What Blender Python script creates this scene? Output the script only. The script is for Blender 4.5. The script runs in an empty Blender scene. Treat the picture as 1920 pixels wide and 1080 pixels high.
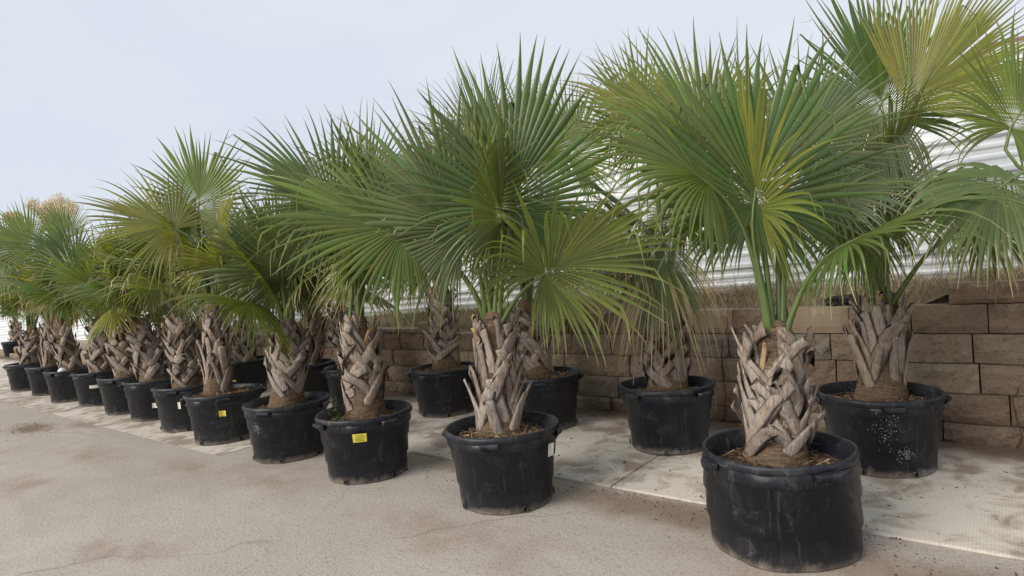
import bpy, bmesh, math, random
import numpy as np
from mathutils import Vector, Matrix, Euler, noise as mnoise
R_ = math.radians
rng = np.random.default_rng(11)
random.seed(5)
scene = bpy.context.scene
COL = scene.collection

# ------------------------------------------------------------------ camera
# world frame: X runs along the retaining wall (towards the open end), Y from the drive to the wall, Z up
F_PX, PITCH, ROLL = 1158.72, -0.0235104, -0.0755041
CAM = np.array([-0.07445, -5.36874, 1.46314])
AX = np.array([0.784755, 0.619806, 0.0])      # camera-level right
AY = np.array([-0.619806, 0.784755, 0.0])     # camera-level forward
AZ = np.array([0.0, 0.0, 1.0])
FWD = math.cos(PITCH) * AY + math.sin(PITCH) * AZ
UP0 = -math.sin(PITCH) * AY + math.cos(PITCH) * AZ
RIGHT = math.cos(ROLL) * AX + math.sin(ROLL) * UP0
UP = -math.sin(ROLL) * AX + math.cos(ROLL) * UP0
cd = bpy.data.cameras.new('camera')
cd.sensor_fit = 'HORIZONTAL'; cd.sensor_width = 36.0
cd.lens = F_PX / 1920.0 * 36.0
cd.clip_start = 0.05; cd.clip_end = 3000.0
cam = bpy.data.objects.new('camera', cd); COL.objects.link(cam)
m = Matrix.Identity(4)
for i in range(3):
    m[i][0] = RIGHT[i]; m[i][1] = UP[i]; m[i][2] = -FWD[i]; m[i][3] = CAM[i]
cam.matrix_world = m
scene.camera = cam

def ray(px, py):
    return RIGHT * ((px - 960) / F_PX) + UP * (-(py - 540) / F_PX) + FWD
def at_z(px, py, z):
    r = ray(px, py); return CAM + r * ((z - CAM[2]) / r[2])
def at_y(px, py, y):
    r = ray(px, py); return CAM + r * ((y - CAM[1]) / r[1])
def at_depth(px, py, dep):
    return CAM + ray(px, py) * dep
def depth_of(P):
    return float((np.asarray(P) - CAM) @ FWD)

# ------------------------------------------------------------------ world, sun, exposure
SUN_EL, SUN_AZ = R_(31), R_(252)          # azimuth of the sun measured in the XY plane from +X
world = bpy.data.worlds.new('World'); scene.world = world
world.use_nodes = True
wn = world.node_tree; wn.nodes.clear()
wout = wn.nodes.new('ShaderNodeOutputWorld')
bg1 = wn.nodes.new('ShaderNodeBackground'); bg2 = wn.nodes.new('ShaderNodeBackground')
sky = wn.nodes.new('ShaderNodeTexSky'); sky.sky_type = 'NISHITA'; sky.sun_disc = False
sky.sun_elevation = SUN_EL; sky.sun_rotation = R_(90) - SUN_AZ
sky.air_density = 1.0; sky.dust_density = 3.0
wn.links.new(sky.outputs[0], bg1.inputs[0]); bg1.inputs[1].default_value = 0.05
tc = wn.nodes.new('ShaderNodeTexCoord'); mp = wn.nodes.new('ShaderNodeMapping')
mp.inputs['Scale'].default_value = (1.0, 1.0, 2.6)
nz = wn.nodes.new('ShaderNodeTexNoise'); nz.inputs['Scale'].default_value = 1.3
nz.inputs['Detail'].default_value = 5; nz.inputs['Roughness'].default_value = 0.5
cr = wn.nodes.new('ShaderNodeValToRGB')
cr.color_ramp.elements[0].position = 0.3; cr.color_ramp.elements[0].color = (0.635, 0.695, 0.785, 1)
cr.color_ramp.elements[1].position = 0.72; cr.color_ramp.elements[1].color = (0.76, 0.80, 0.86, 1)
wn.links.new(tc.outputs['Generated'], mp.inputs[0]); wn.links.new(mp.outputs[0], nz.inputs['Vector'])
wn.links.new(nz.outputs['Fac'], cr.inputs[0]); wn.links.new(cr.outputs[0], bg2.inputs[0])
bg2.inputs[1].default_value = 0.515
mixw = wn.nodes.new('ShaderNodeMixShader'); mixw.inputs[0].default_value = 0.93      # a closed layer of thin cloud over the clear sky
wn.links.new(bg1.outputs[0], mixw.inputs[1]); wn.links.new(bg2.outputs[0], mixw.inputs[2])
wn.links.new(mixw.outputs[0], wout.inputs[0])

sl = bpy.data.lights.new('sun', 'SUN'); sl.energy = 1.5; sl.angle = R_(38); sl.color = (1.0, 0.95, 0.88)
sun = bpy.data.objects.new('sun', sl); COL.objects.link(sun)
sd = Vector((math.cos(SUN_EL) * math.cos(SUN_AZ), math.cos(SUN_EL) * math.sin(SUN_AZ), math.sin(SUN_EL)))
sun.rotation_euler = sd.to_track_quat('Z', 'Y').to_euler()
scene.view_settings.view_transform = 'Standard'
scene.view_settings.look = 'None'
scene.view_settings.exposure = 1.12
scene.view_settings.gamma = 1.0
scene.view_settings.use_curve_mapping = False
scene.cycles.max_bounces = 6
scene.cycles.transparent_max_bounces = 4

# ------------------------------------------------------------------ helpers
def obj(name, mesh, mat=None, parent=None, loc=None, rot=None, scale=None):
    o = bpy.data.objects.new(name, mesh); COL.objects.link(o)
    if mat is not None and mesh is not None and not mesh.materials: mesh.materials.append(mat)
    if parent is not None: o.parent = parent
    if loc is not None: o.location = loc
    if rot is not None: o.rotation_euler = rot
    if scale is not None: o.scale = scale
    return o
def tag(o, label, cat=None, group=None, kind=None):
    o['label'] = label
    if cat: o['category'] = cat
    if group: o['group'] = group
    if kind: o['kind'] = kind
    return o
def pymesh(name, V, Fc, smooth=False):
    me = bpy.data.meshes.new(name)
    me.from_pydata([tuple(map(float, v)) for v in V], [], [tuple(map(int, f)) for f in Fc])
    me.update()
    if smooth: me.polygons.foreach_set('use_smooth', [True] * len(me.polygons))
    return me
def npmesh(name, V, Q, smooth=True, col=None):
    """V (n,3), Q (m,4) quads."""
    me = bpy.data.meshes.new(name)
    V = np.asarray(V, np.float32); Q = np.asarray(Q, np.int32)
    me.vertices.add(len(V)); me.vertices.foreach_set('co', V.ravel())
    me.loops.add(Q.size); me.loops.foreach_set('vertex_index', Q.ravel())
    me.polygons.add(len(Q))
    k = Q.shape[1]
    me.polygons.foreach_set('loop_start', np.arange(len(Q), dtype=np.int32) * k)
    me.polygons.foreach_set('loop_total', np.full(len(Q), k, np.int32))
    me.update(calc_edges=True)
    if smooth: me.polygons.foreach_set('use_smooth', np.ones(len(Q), bool))
    if col is not None:
        a = me.attributes.new('tint', 'FLOAT_COLOR', 'POINT')
        c = np.ones((len(V), 4), np.float32); c[:, :3] = col
        a.data.foreach_set('color', c.ravel())
    return me
def bm_mesh(name, bm, smooth=False):
    me = bpy.data.meshes.new(name); bm.to_mesh(me); bm.free()
    if smooth: me.polygons.foreach_set('use_smooth', [True] * len(me.polygons))
    return me
def add_box(bm, c, s, bevel=0.0, rot=None):
    r = bmesh.ops.create_cube(bm, size=1.0)
    vs = r['verts']
    bmesh.ops.scale(bm, vec=s, verts=vs)
    if bevel > 0:
        es = list({e for v in vs for e in v.link_edges})
        q = bmesh.ops.bevel(bm, geom=es, offset=bevel, segments=1, affect='EDGES')
        vs = list({v for f in q['faces'] for v in f.verts} | {v for v in vs if v.is_valid})
    if rot is not None: bmesh.ops.rotate(bm, cent=(0, 0, 0), matrix=rot, verts=vs)
    bmesh.ops.translate(bm, vec=c, verts=vs)
    return vs
def box_mesh(name, c, s, bevel=0.0):
    bm = bmesh.new(); add_box(bm, c, s, bevel); return bm_mesh(name, bm)
def tube_data(path, rad, n=6, flat=1.0):
    """path (k,3), rad (k,) -> V,Q ; closed with degenerate-free open ends"""
    path = np.asarray(path, float); k = len(path)
    T = np.gradient(path, axis=0); T /= np.linalg.norm(T, axis=1, keepdims=True) + 1e-9
    ref = np.array([0, 0, 1.0]) if abs(T[0][2]) < .9 else np.array([1.0, 0, 0])
    V = []
    Nn = ref - (ref @ T[0]) * T[0]; Nn /= np.linalg.norm(Nn)
    for i in range(k):
        Nn = Nn - (Nn @ T[i]) * T[i]; Nn /= np.linalg.norm(Nn) + 1e-9
        B = np.cross(T[i], Nn)
        for j in range(n):
            a = 2 * math.pi * j / n
            V.append(path[i] + rad[i] * (math.cos(a) * B + flat * math.sin(a) * Nn))
    Q = [(i * n + j, i * n + (j + 1) % n, (i + 1) * n + (j + 1) % n, (i + 1) * n + j) for i in range(k - 1) for j in range(n)]
    return np.array(V), np.array(Q)

class NT:
    def __init__(self, name):
        self.m = bpy.data.materials.new(name); self.m.use_nodes = True
        self.t = self.m.node_tree; self.t.nodes.clear()
        self.out = self.n('OutputMaterial')
    def n(self, k, **kw):
        nd = self.t.nodes.new('ShaderNode' + k)
        for a, v in kw.items():
            if a in nd.inputs: self.set(nd.inputs[a], v)
            else: setattr(nd, a, v)
        return nd
    def set(self, sock, v):
        if hasattr(v, 'is_output'): self.t.links.new(v, sock)
        else:
            if isinstance(v, tuple) and len(v) == 3 and sock.type == 'RGBA': v = (*v, 1)
            sock.default_value = v
    def noise(self, vec, scale, detail=4, rough=.55, dist=0.0):
        nd = self.n('TexNoise'); self.set(nd.inputs['Vector'], vec)
        nd.inputs['Scale'].default_value = scale; nd.inputs['Detail'].default_value = detail
        nd.inputs['Roughness'].default_value = rough; nd.inputs['Distortion'].default_value = dist
        return nd.outputs['Fac']
    def ramp(self, fac, a, b, ca=(0, 0, 0), cb=(1, 1, 1)):
        nd = self.n('ValToRGB'); e = nd.color_ramp.elements
        e[0].position = a; e[0].color = (*ca, 1); e[1].position = b; e[1].color = (*cb, 1)
        self.set(nd.inputs[0], fac); return nd.outputs[0]
    def rng(self, v, a, b, c=0.0, d=1.0, smooth=False):
        nd = self.n('MapRange'); nd.clamp = True
        if smooth: nd.interpolation_type = 'SMOOTHSTEP'
        for i, x in enumerate((v, a, b, c, d)): self.set(nd.inputs[i], x)
        return nd.outputs[0]
    def mix(self, fac, a, b, mode='MIX'):
        nd = self.n('Mix'); nd.data_type = 'RGBA'; nd.blend_type = mode
        self.set(nd.inputs[0], fac); self.set(nd.inputs[6], a); self.set(nd.inputs[7], b)
        return nd.outputs[2]
    def math(self, op, a, b=0.0, c=0.0):
        nd = self.n('Math'); nd.operation = op
        self.set(nd.inputs[0], a); self.set(nd.inputs[1], b); self.set(nd.inputs[2], c)
        return nd.outputs[0]
    def vmap(self, vec, scale=(1, 1, 1), loc=(0, 0, 0)):
        nd = self.n('Mapping'); self.set(nd.inputs[0], vec)
        nd.inputs['Location'].default_value = loc; nd.inputs['Scale'].default_value = scale
        return nd.outputs[0]
    def objc(self): return self.n('TexCoord').outputs['Object']
    def pos(self): return self.n('NewGeometry').outputs['Position']
    def rand(self): return self.n('ObjectInfo').outputs['Random']
    def bump(self, h, strength=.3, dist=.01):
        nd = self.n('Bump'); self.set(nd.inputs['Height'], h)
        nd.inputs['Strength'].default_value = strength; nd.inputs['Distance'].default_value = dist
        return nd.outputs[0]
    def bsdf(self, col, rough=.7, normal=None, spec=.5, metal=0.0):
        nd = self.n('BsdfPrincipled'); self.set(nd.inputs['Base Color'], col); self.set(nd.inputs['Roughness'], rough)
        nd.inputs['Specular IOR Level'].default_value = spec; self.set(nd.inputs['Metallic'], metal)
        if normal is not None: self.set(nd.inputs['Normal'], normal)
        return nd.outputs[0]
    def done(self, sh):
        self.t.links.new(sh, self.out.inputs[0]); return self.m

# ------------------------------------------------------------------ materials
def blob(N, vec, x, y, rx, ry, soft=.55):
    v = N.vmap(vec, (1 / rx, 1 / ry, 0), (-x / rx, -y / ry, 0))
    L = N.n('VectorMath'); L.operation = 'LENGTH'; N.set(L.inputs[0], v)
    return N.rng(L.outputs['Value'], 1.0, 1.0 - soft, 0, 1, True)
def warp(N, vec, scale, amt):
    nd = N.n('TexNoise'); N.set(nd.inputs['Vector'], vec); nd.inputs['Scale'].default_value = scale; nd.inputs['Detail'].default_value = 5
    s = N.n('VectorMath'); s.operation = 'SUBTRACT'; N.set(s.inputs[0], nd.outputs['Color']); s.inputs[1].default_value = (.5, .5, .5)
    k = N.n('VectorMath'); k.operation = 'SCALE'; N.set(k.inputs[0], s.outputs[0]); k.inputs['Scale'].default_value = amt
    a = N.n('VectorMath'); a.operation = 'ADD'; N.set(a.inputs[0], vec); N.set(a.inputs[1], k.outputs[0])
    return a.outputs[0]

def mat_drive():
    N = NT('drive_asphalt'); P = N.pos()
    big = N.noise(P, .55, 5, .6); mid = N.noise(P, 3.2, 5, .6); fine = N.noise(P, 95, 3, .7); grit = N.noise(P, 260, 2, .6)
    c = N.mix(N.rng(big, .36, .66), (.365, .32, .275), (.46, .41, .36))
    c = N.mix(N.math('MULTIPLY', N.rng(mid, .42, .68), .55), c, (.33, .275, .225))
    wet = N.noise(N.vmap(P, (.5, 1.6, 1)), .8, 6, .62, 1.2)
    c = N.mix(N.rng(wet, .52, .60, 0, .30), c, (.27, .235, .205))
    c = N.mix(N.rng(fine, .40, .66, 0, .7), c, (.58, .52, .46))
    peb = N.noise(P, 38, 4, .75)
    c = N.mix(N.rng(peb, .53, .68, 0, .6), c, (.20, .165, .135))
    c = N.mix(N.rng(grit, .58, .68, 0, .8), c, (.12, .10, .085))
    W = warp(N, P, 2.4, .75); W2 = warp(N, P, 9, .22)
    stains = [(-4.36, -4.16, .24, .20, .6), (-4.05, -3.92, .34, .15, .4), (-6.6, -4.02, .55, .28, .5), (-7.2, -3.3, .9, .28, .42),
              (-5.6, -3.0, .7, .25, .5), (-4.6, -2.75, .8, .4, .5), (-8.4, -3.7, .5, .2, .35), (-2.6, -2.9, 1.0, .35, .45), (-.6, -2.55, 1.1, .4, .6)]
    for x, y, rx, ry, k in stains:
        c = N.mix(N.math('MULTIPLY', N.math('MULTIPLY', blob(N, W, x, y, rx, ry, .9), N.rng(mid, .3, .62)), k), c, (.275, .165, .105))
    # loose brown soil washed against the concrete edge
    for x, y, rx, ry, k in [(.2, -2.25, 1.7, .33, .85), (-1.7, -2.05, 1.2, .34, .8), (-3.4, -1.9, 1.2, .30, .6), (-9.55, -3.15, .55, .3, .9), (-10.3, -3.6, .9, .25, .8), (-9.0, -2.75, .5, .18, .6)]:
        c = N.mix(N.math('MULTIPLY', N.math('MULTIPLY', blob(N, W2, x, y, rx, ry, .8), N.rng(mid, .25, .55, .45, 1)), k), c, (.20, .135, .092))
    vo = N.n('TexVoronoi'); vo.feature = 'DISTANCE_TO_EDGE'; N.set(vo.inputs['Vector'], warp(N, P, 1.6, .5)); vo.inputs['Scale'].default_value = .38
    crack = N.math('MULTIPLY', N.rng(vo.outputs['Distance'], .005, .0, 0, 1), N.rng(big, .44, .55))
    c = N.mix(N.math('MULTIPLY', crack, .55), c, (.14, .11, .09))
    h = N.math('ADD', N.math('ADD', fine, peb), N.math('MULTIPLY', mid, .6))
    return N.done(N.bsdf(c, .92, N.bump(h, .5, .010), .25))
def mat_slab():
    N = NT('broomed_concrete'); P = N.pos()
    big = N.noise(P, .9, 5, .6); mid = N.noise(P, 4.0, 6, .65, .6); fine = N.noise(P, 120, 3, .7)
    wv = N.n('TexWave'); wv.wave_type = 'BANDS'; wv.bands_direction = 'X'; N.set(wv.inputs['Vector'], P)
    wv.inputs['Scale'].default_value = 22; wv.inputs['Distortion'].default_value = 4; wv.inputs['Detail'].default_value = 3; wv.inputs['Detail Scale'].default_value = 3
    c = N.mix(N.rng(big, .35, .65), (.58, .525, .455), (.69, .635, .56))
    c = N.mix(N.math('MULTIPLY', N.rng(wv.outputs['Fac'], .2, .8), .22), c, (.36, .31, .255))
    c = N.mix(N.rng(fine, .4, .75, 0, .3), c, (.62, .57, .50))
    dirt = N.math('MULTIPLY', N.rng(N.math('ADD', N.math('MULTIPLY', mid, .65), N.math('MULTIPLY', big, .45)), .51, .63), .75)
    c = N.mix(dirt, c, (.215, .15, .105))
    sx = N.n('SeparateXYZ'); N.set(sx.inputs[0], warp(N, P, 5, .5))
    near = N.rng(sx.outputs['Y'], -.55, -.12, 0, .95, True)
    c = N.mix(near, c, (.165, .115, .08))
    h = N.math('ADD', N.math('MULTIPLY', wv.outputs['Fac'], .5), N.math('ADD', fine, mid))
    return N.done(N.bsdf(c, .93, N.bump(h, .35, .006), .2))
def mat_block():
    N = NT('split_face_block'); P = N.pos(); r = N.rand()
    cr_ = N.n('ValToRGB'); N.set(cr_.inputs[0], r)
    e = cr_.color_ramp.elements
    e[0].position = 0; e[0].color = (.29, .20, .14, 1); e[1].position = 1; e[1].color = (.50, .40, .295, 1)
    for p_, c_ in ((.2, (.40, .30, .21)), (.4, (.45, .36, .265)), (.6, (.37, .33, .275)), (.8, (.42, .275, .195))):
        q = e.new(p_); q.color = (*c_, 1)
    big = N.noise(P, 5, 5, .65); fine = N.noise(P, 70, 4, .7); sp = N.noise(P, 160, 2, .6)
    c = N.mix(N.rng(big, .35, .75, 0, .4), cr_.outputs[0], (.17, .14, .11))
    c = N.mix(N.rng(fine, .45, .75, 0, .5), c, (.45, .37, .28))
    c = N.mix(N.rng(sp, .62, .74, 0, .5), c, (.08, .066, .055))
    g = N.n('NewGeometry'); sx = N.n('SeparateXYZ'); N.set(sx.inputs[0], g.outputs['True Normal'])
    c = N.mix(N.rng(sx.outputs['Z'], .75, .95, 0, .8), c, (.40, .325, .25))       # smooth moulded top face, paler than the split front
    sp_ = N.n('SeparateXYZ'); N.set(sp_.inputs[0], P)
    soil = N.math('MULTIPLY', N.rng(N.math('ADD', sp_.outputs['Z'], N.math('MULTIPLY', big, .22)), .30, .10), .4)
    c = N.mix(soil, c, (.16, .11, .078))
    lump = N.noise(P, 26, 5, .7)
    c = N.mix(N.rng(lump, .52, .66, 0, .5), c, (.15, .12, .095))
    h = N.math('ADD', N.math('MULTIPLY', lump, 2.0), fine)
    return N.done(N.bsdf(c, .95, N.bump(h, 1.0, .02), .15))
def mat_tan_block():
    N = NT('pale_tan_block'); P = N.pos()
    c = N.mix(N.rng(N.noise(P, 8, 5, .6), .3, .7), (.30, .225, .155), (.40, .31, .225))
    return N.done(N.bsdf(c, .95, N.bump(N.noise(P, 80, 4, .7), .4, .006), .15))
def mat_pot(dirtk=1.0):
    N = NT('black_nursery_plastic'); O = N.objc(); P = N.pos(); r = N.rand()
    base = N.mix(r, (.0085, .0108, .0175), (.0125, .0145, .0200))
    Os = N.n('VectorMath'); Os.operation = 'ADD'; N.set(Os.inputs[0], O); N.set(Os.inputs[1], r)
    dust = N.noise(Os.outputs[0], 7, 6, .65, .8); fine = N.noise(Os.outputs[0], 75, 4, .7)
    st = N.noise(N.vmap(Os.outputs[0], (26, 26, 1.6)), 1.0, 4, .7)
    c = N.mix(N.math('MULTIPLY', N.rng(dust, .50, .70), .22), base, (.13, .115, .10))
    c = N.mix(N.math('MULTIPLY', N.rng(st, .58, .72), .30), c, (.22, .20, .18))
    spk = N.math('MULTIPLY', N.rng(fine, .64, .70), N.rng(dust, .52, .66))
    c = N.mix(N.math('MULTIPLY', spk, .55), c, (.40, .37, .33))
    sx = N.n('SeparateXYZ'); N.set(sx.inputs[0], O)
    low = N.rng(N.math('ADD', sx.outputs['Z'], N.math('ADD', N.math('MULTIPLY', dust, .16), N.math('MULTIPLY', fine, .05))), .155, .095)
    c = N.mix(N.math('MULTIPLY', low, .85), c, (.27, .225, .18))
    scr = N.n('TexVoronoi'); scr.feature = 'DISTANCE_TO_EDGE'; N.set(scr.inputs['Vector'], warp(N, N.vmap(Os.outputs[0], (1, 1, .55)), 3, .4)); scr.inputs['Scale'].default_value = 6
    sc_ = N.math('MULTIPLY', N.rng(scr.outputs['Distance'], .012, .0), N.rng(dust, .5, .7))
    c = N.mix(N.math('MULTIPLY', sc_, .5), c, (.25, .24, .23))
    ro = N.rng(dust, .35, .7, .33, .62)
    h = N.math('ADD', N.math('MULTIPLY', dust, 1.0), N.math('MULTIPLY', fine, .12))
    return N.done(N.bsdf(c, ro, N.bump(h, .25, .012), .42))
def mat_soil(col=(.055, .036, .026), col2=(.15, .10, .068)):
    N = NT('potting_soil'); P = N.pos()
    a = N.noise(P, 60, 5, .75); b = N.noise(P, 12, 3)
    c = N.mix(N.rng(a, .35, .7), col, col2)
    c = N.mix(N.rng(b, .5, .7, 0, .5), c, (.22, .155, .10))
    return N.done(N.bsdf(c, .97, N.bump(a, .9, .02), .1))
def mat_fibre():
    N = NT('trunk_fibre'); O = N.objc(); P = N.pos()
    a = N.noise(N.vmap(O, (7, 7, 70)), 1.6, 5, .7, .6); b = N.noise(N.vmap(O, (60, 60, 9)), 1.2, 4, .7, .4); g = N.noise(P, 6, 4)
    k = N.math('MULTIPLY', N.rng(a, .35, .65), N.rng(b, .3, .62, .35, 1))
    c = N.mix(k, (.085, .054, .034), (.36, .25, .155))
    c = N.mix(N.rng(g, .5, .7, 0, .4), c, (.24, .19, .145))
    return N.done(N.bsdf(c, .95, N.bump(N.math('ADD', a, b), .9, .02), .1))
def mat_boot():
    N = NT('dry_leaf_base'); O = N.objc(); r = N.rand(); P = N.pos()
    st = N.noise(N.vmap(O, (85, 85, 7)), 1.0, 5, .65, .5); bl = N.noise(P, 13, 5, .65); wo = N.noise(P, 40, 4, .7)
    cr_ = N.n('ValToRGB'); N.set(cr_.inputs[0], r); e = cr_.color_ramp.elements
    e[0].position = 0; e[0].color = (.29, .215, .165, 1); e[1].position = 1; e[1].color = (.48, .405, .34, 1)
    for p_, c_ in ((.33, (.37, .315, .27)), (.66, (.42, .325, .245))):
        q = e.new(p_); q.color = (*c_, 1)
    c = N.mix(N.rng(st, .40, .66, 0, .8), cr_.outputs[0], (.13, .085, .058))
    c = N.mix(N.rng(bl, .42, .70, 0, .55), c, (.44, .40, .36))
    c = N.mix(N.rng(wo, .58, .74, 0, .6), c, (.13, .085, .06))
    return N.done(N.bsdf(c, .9, N.bump(N.math('ADD', st, N.math('MULTIPLY', wo, .5)), 1.0, .015), .15))
def mat_stub():
    N = NT('fresh_cut_stub'); O = N.objc(); st = N.noise(N.vmap(O, (90, 90, 6)), 1.0, 4, .6)
    c = N.mix(N.rng(st, .35, .7), (.46, .33, .19), (.30, .19, .10))
    return N.done(N.bsdf(c, .85, N.bump(st, .5, .006), .2))
def mat_leaf():
    N = NT('palm_blade'); A = N.n('Attribute'); A.attribute_name = 'tint'
    P = N.pos(); a = N.noise(P, 14, 4, .6)
    c = N.mix(N.rng(a, .3, .72, 0, .30), A.outputs['Color'], (.06, .085, .03), 'MIX')
    g = N.n('NewGeometry')
    c2 = N.mix(N.math('MULTIPLY', g.outputs['Backfacing'], .30), c, (.155, .19, .115))       # underside is greyer
    b = N.bsdf(c2, .31, None, .5)
    tr = N.n('BsdfTranslucent'); tc_ = N.n('Mix'); tc_.data_type = 'RGBA'; tc_.blend_type = 'MULTIPLY'; tc_.inputs[0].default_value = 1
    N.set(tc_.inputs[6], c); tc_.inputs[7].default_value = (2.0, 2.0, .75, 1); N.set(tr.inputs[0], tc_.outputs[2])
    mx = N.n('MixShader'); mx.inputs[0].default_value = .26
    N.set(mx.inputs[1], b); N.set(mx.inputs[2], tr.outputs[0])
    return N.done(mx.outputs[0])
def mat_petiole():
    N = NT('palm_petiole'); A = N.n('Attribute'); A.attribute_name = 'tint'; P = N.pos()
    c = N.mix(N.rng(N.noise(P, 25, 3), .4, .7, 0, .3), A.outputs['Color'], (.06, .085, .025))
    return N.done(N.bsdf(c, .42, None, .45))
def mat_steel():
    N = NT('white_painted_steel'); P = N.pos()
    a = N.noise(N.vmap(P, (1.2, 1.2, 5)), 1.4, 5, .6); b = N.noise(N.vmap(P, (14, 14, 1.1)), 1.0, 4, .65)
    c = N.mix(N.rng(a, .35, .7), (.72, .745, .77), (.82, .84, .85))
    c = N.mix(N.rng(b, .55, .75, 0, .3), c, (.42, .41, .39))
    return N.done(N.bsdf(c, .42, None, .5, .12))
def simple(name, col, rough=.8, var=.25, scale=20, spec=.3, metal=0.0):
    N = NT(name); P = N.pos(); a = N.noise(P, scale, 4, .6)
    c = N.mix(N.rng(a, .3, .7), tuple(x * (1 - var) for x in col), tuple(min(1, x * (1 + var)) for x in col))
    return N.done(N.bsdf(c, rough, N.bump(a, .2, .004), spec, metal))
def mat_tint(name, rough=.9):
    N = NT(name); A = N.n('Attribute'); A.attribute_name = 'tint'
    return N.done(N.bsdf(A.outputs['Color'], rough, None, .15))

M = dict(ring=simple('scuffed_plastic', (.05, .046, .043), .7, .5, 60), drive=mat_drive(), slab=mat_slab(), block=mat_block(), tan=mat_tan_block(), pot=mat_pot(), soil=mat_soil(), fibre=mat_fibre(), boot=mat_boot(), stub=mat_stub(),
         leaf=mat_leaf(), petiole=mat_petiole(), steel=mat_steel(), terrace=mat_soil((.20, .155, .105), (.38, .30, .21)),
         grass=mat_tint('dry_grass'), litter=mat_tint('litter'), yellow=simple('yellow_card', (.70, .58, .07), .6, .08, 30), ink=simple('ink', (.05, .045, .04), .7, .1),
         paper=simple('white_paper', (.72, .68, .60), .7, .1), white=simple('white_plastic', (.8, .8, .77), .4, .05), dark=simple('drain_dark', (.006, .006, .007), .8, .1),
         lump=simple('black_rubble', (.02, .019, .018), .95, .5, 40), brown=simple('brown_fascia', (.21, .12, .095), .7, .15, 3), stucco=simple('pale_stucco', (.55, .52, .47), .9, .1, 4),
         glass=simple('window_glass', (.05, .075, .085), .12, .2, 2, .6), frame=simple('window_frame', (.35, .36, .36), .5, .1), tanleaf=mat_tint('tan_leaf'), bark=simple('bark', (.16, .12, .09), .9, .3, 10),
         wire=simple('black_wire', (.03, .03, .03), .6, .1), post=simple('galvanised_post', (.4, .41, .42), .5, .15, 8, .5, .5), vine=simple('dry_vine', (.10, .06, .04), .9, .2))

# ------------------------------------------------------------------ setting: ground and concrete
def struct(o): o['kind'] = 'structure'; return o
g = 400.0
struct(obj('ground', pymesh('ground', [(-g, -g, 0), (g, -g, 0), (g, g, 0), (-g, g, 0)], [(0, 1, 2, 3)]), M['drive']))
PAD_Z = 0.022
pave = obj('pavement', box_mesh('pavement', (-14.5, -.45, PAD_Z / 2 - .014), (37, 2.6, .012)), M['slab']); struct(pave)
def slab(x0, x1, y0, y1, top):
    nx = max(2, int((x1 - x0) / .25)); ny = max(2, int((y1 - y0) / .25))
    V, Fc = [], []
    for j in range(ny + 1):
        for i in range(nx + 1):
            x = x0 + (x1 - x0) * i / nx; y = y0 + (y1 - y0) * j / ny
            edge = (i in (0, nx)) or (j in (0, ny))
            if j in (0, ny) : y += .012 * mnoise.noise((x * 5, y, 3)) + .006 * mnoise.noise((x * 19, y, 1))
            V.append((x, y, top - (.007 if edge else 0) + .003 * mnoise.noise((x * 1.1, y * 1.1, 0))))
    for j in range(ny):
        for i in range(nx):
            a = j * (nx + 1) + i; Fc.append((a, a + 1, a + nx + 2, a + nx + 1))
    ring = [i for i in range(nx + 1)] + [(j + 1) * (nx + 1) - 1 for j in range(1, ny + 1)] + [ny * (nx + 1) + i for i in range(nx - 1, -1, -1)] + [j * (nx + 1) for j in range(ny - 1, 0, -1)]
    b = len(V)
    for k in ring: V.append((V[k][0], V[k][1], 0.0015))
    for k in range(len(ring)):
        k2 = (k + 1) % len(ring); Fc.append((ring[k2], ring[k], b + k, b + k2))
    return pymesh('slab', V, Fc)
xs = [3.95, .9, -2.15, -5.2, -8.25, -11.3, -14.35, -17.4, -20.45, -23.5, -27, -31]
for i in range(len(xs) - 1):
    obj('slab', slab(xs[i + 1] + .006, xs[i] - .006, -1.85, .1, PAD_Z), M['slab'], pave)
for x1, x0 in ((-5.75, -8.7), (-8.7, -11.7), (-11.7, -14.7), (-14.7, -17.7), (-17.7, -22)):
    obj('slab', slab(x0 + .005, x1 - .005, -2.69, -1.862, .010), M['slab'], pave)

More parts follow.
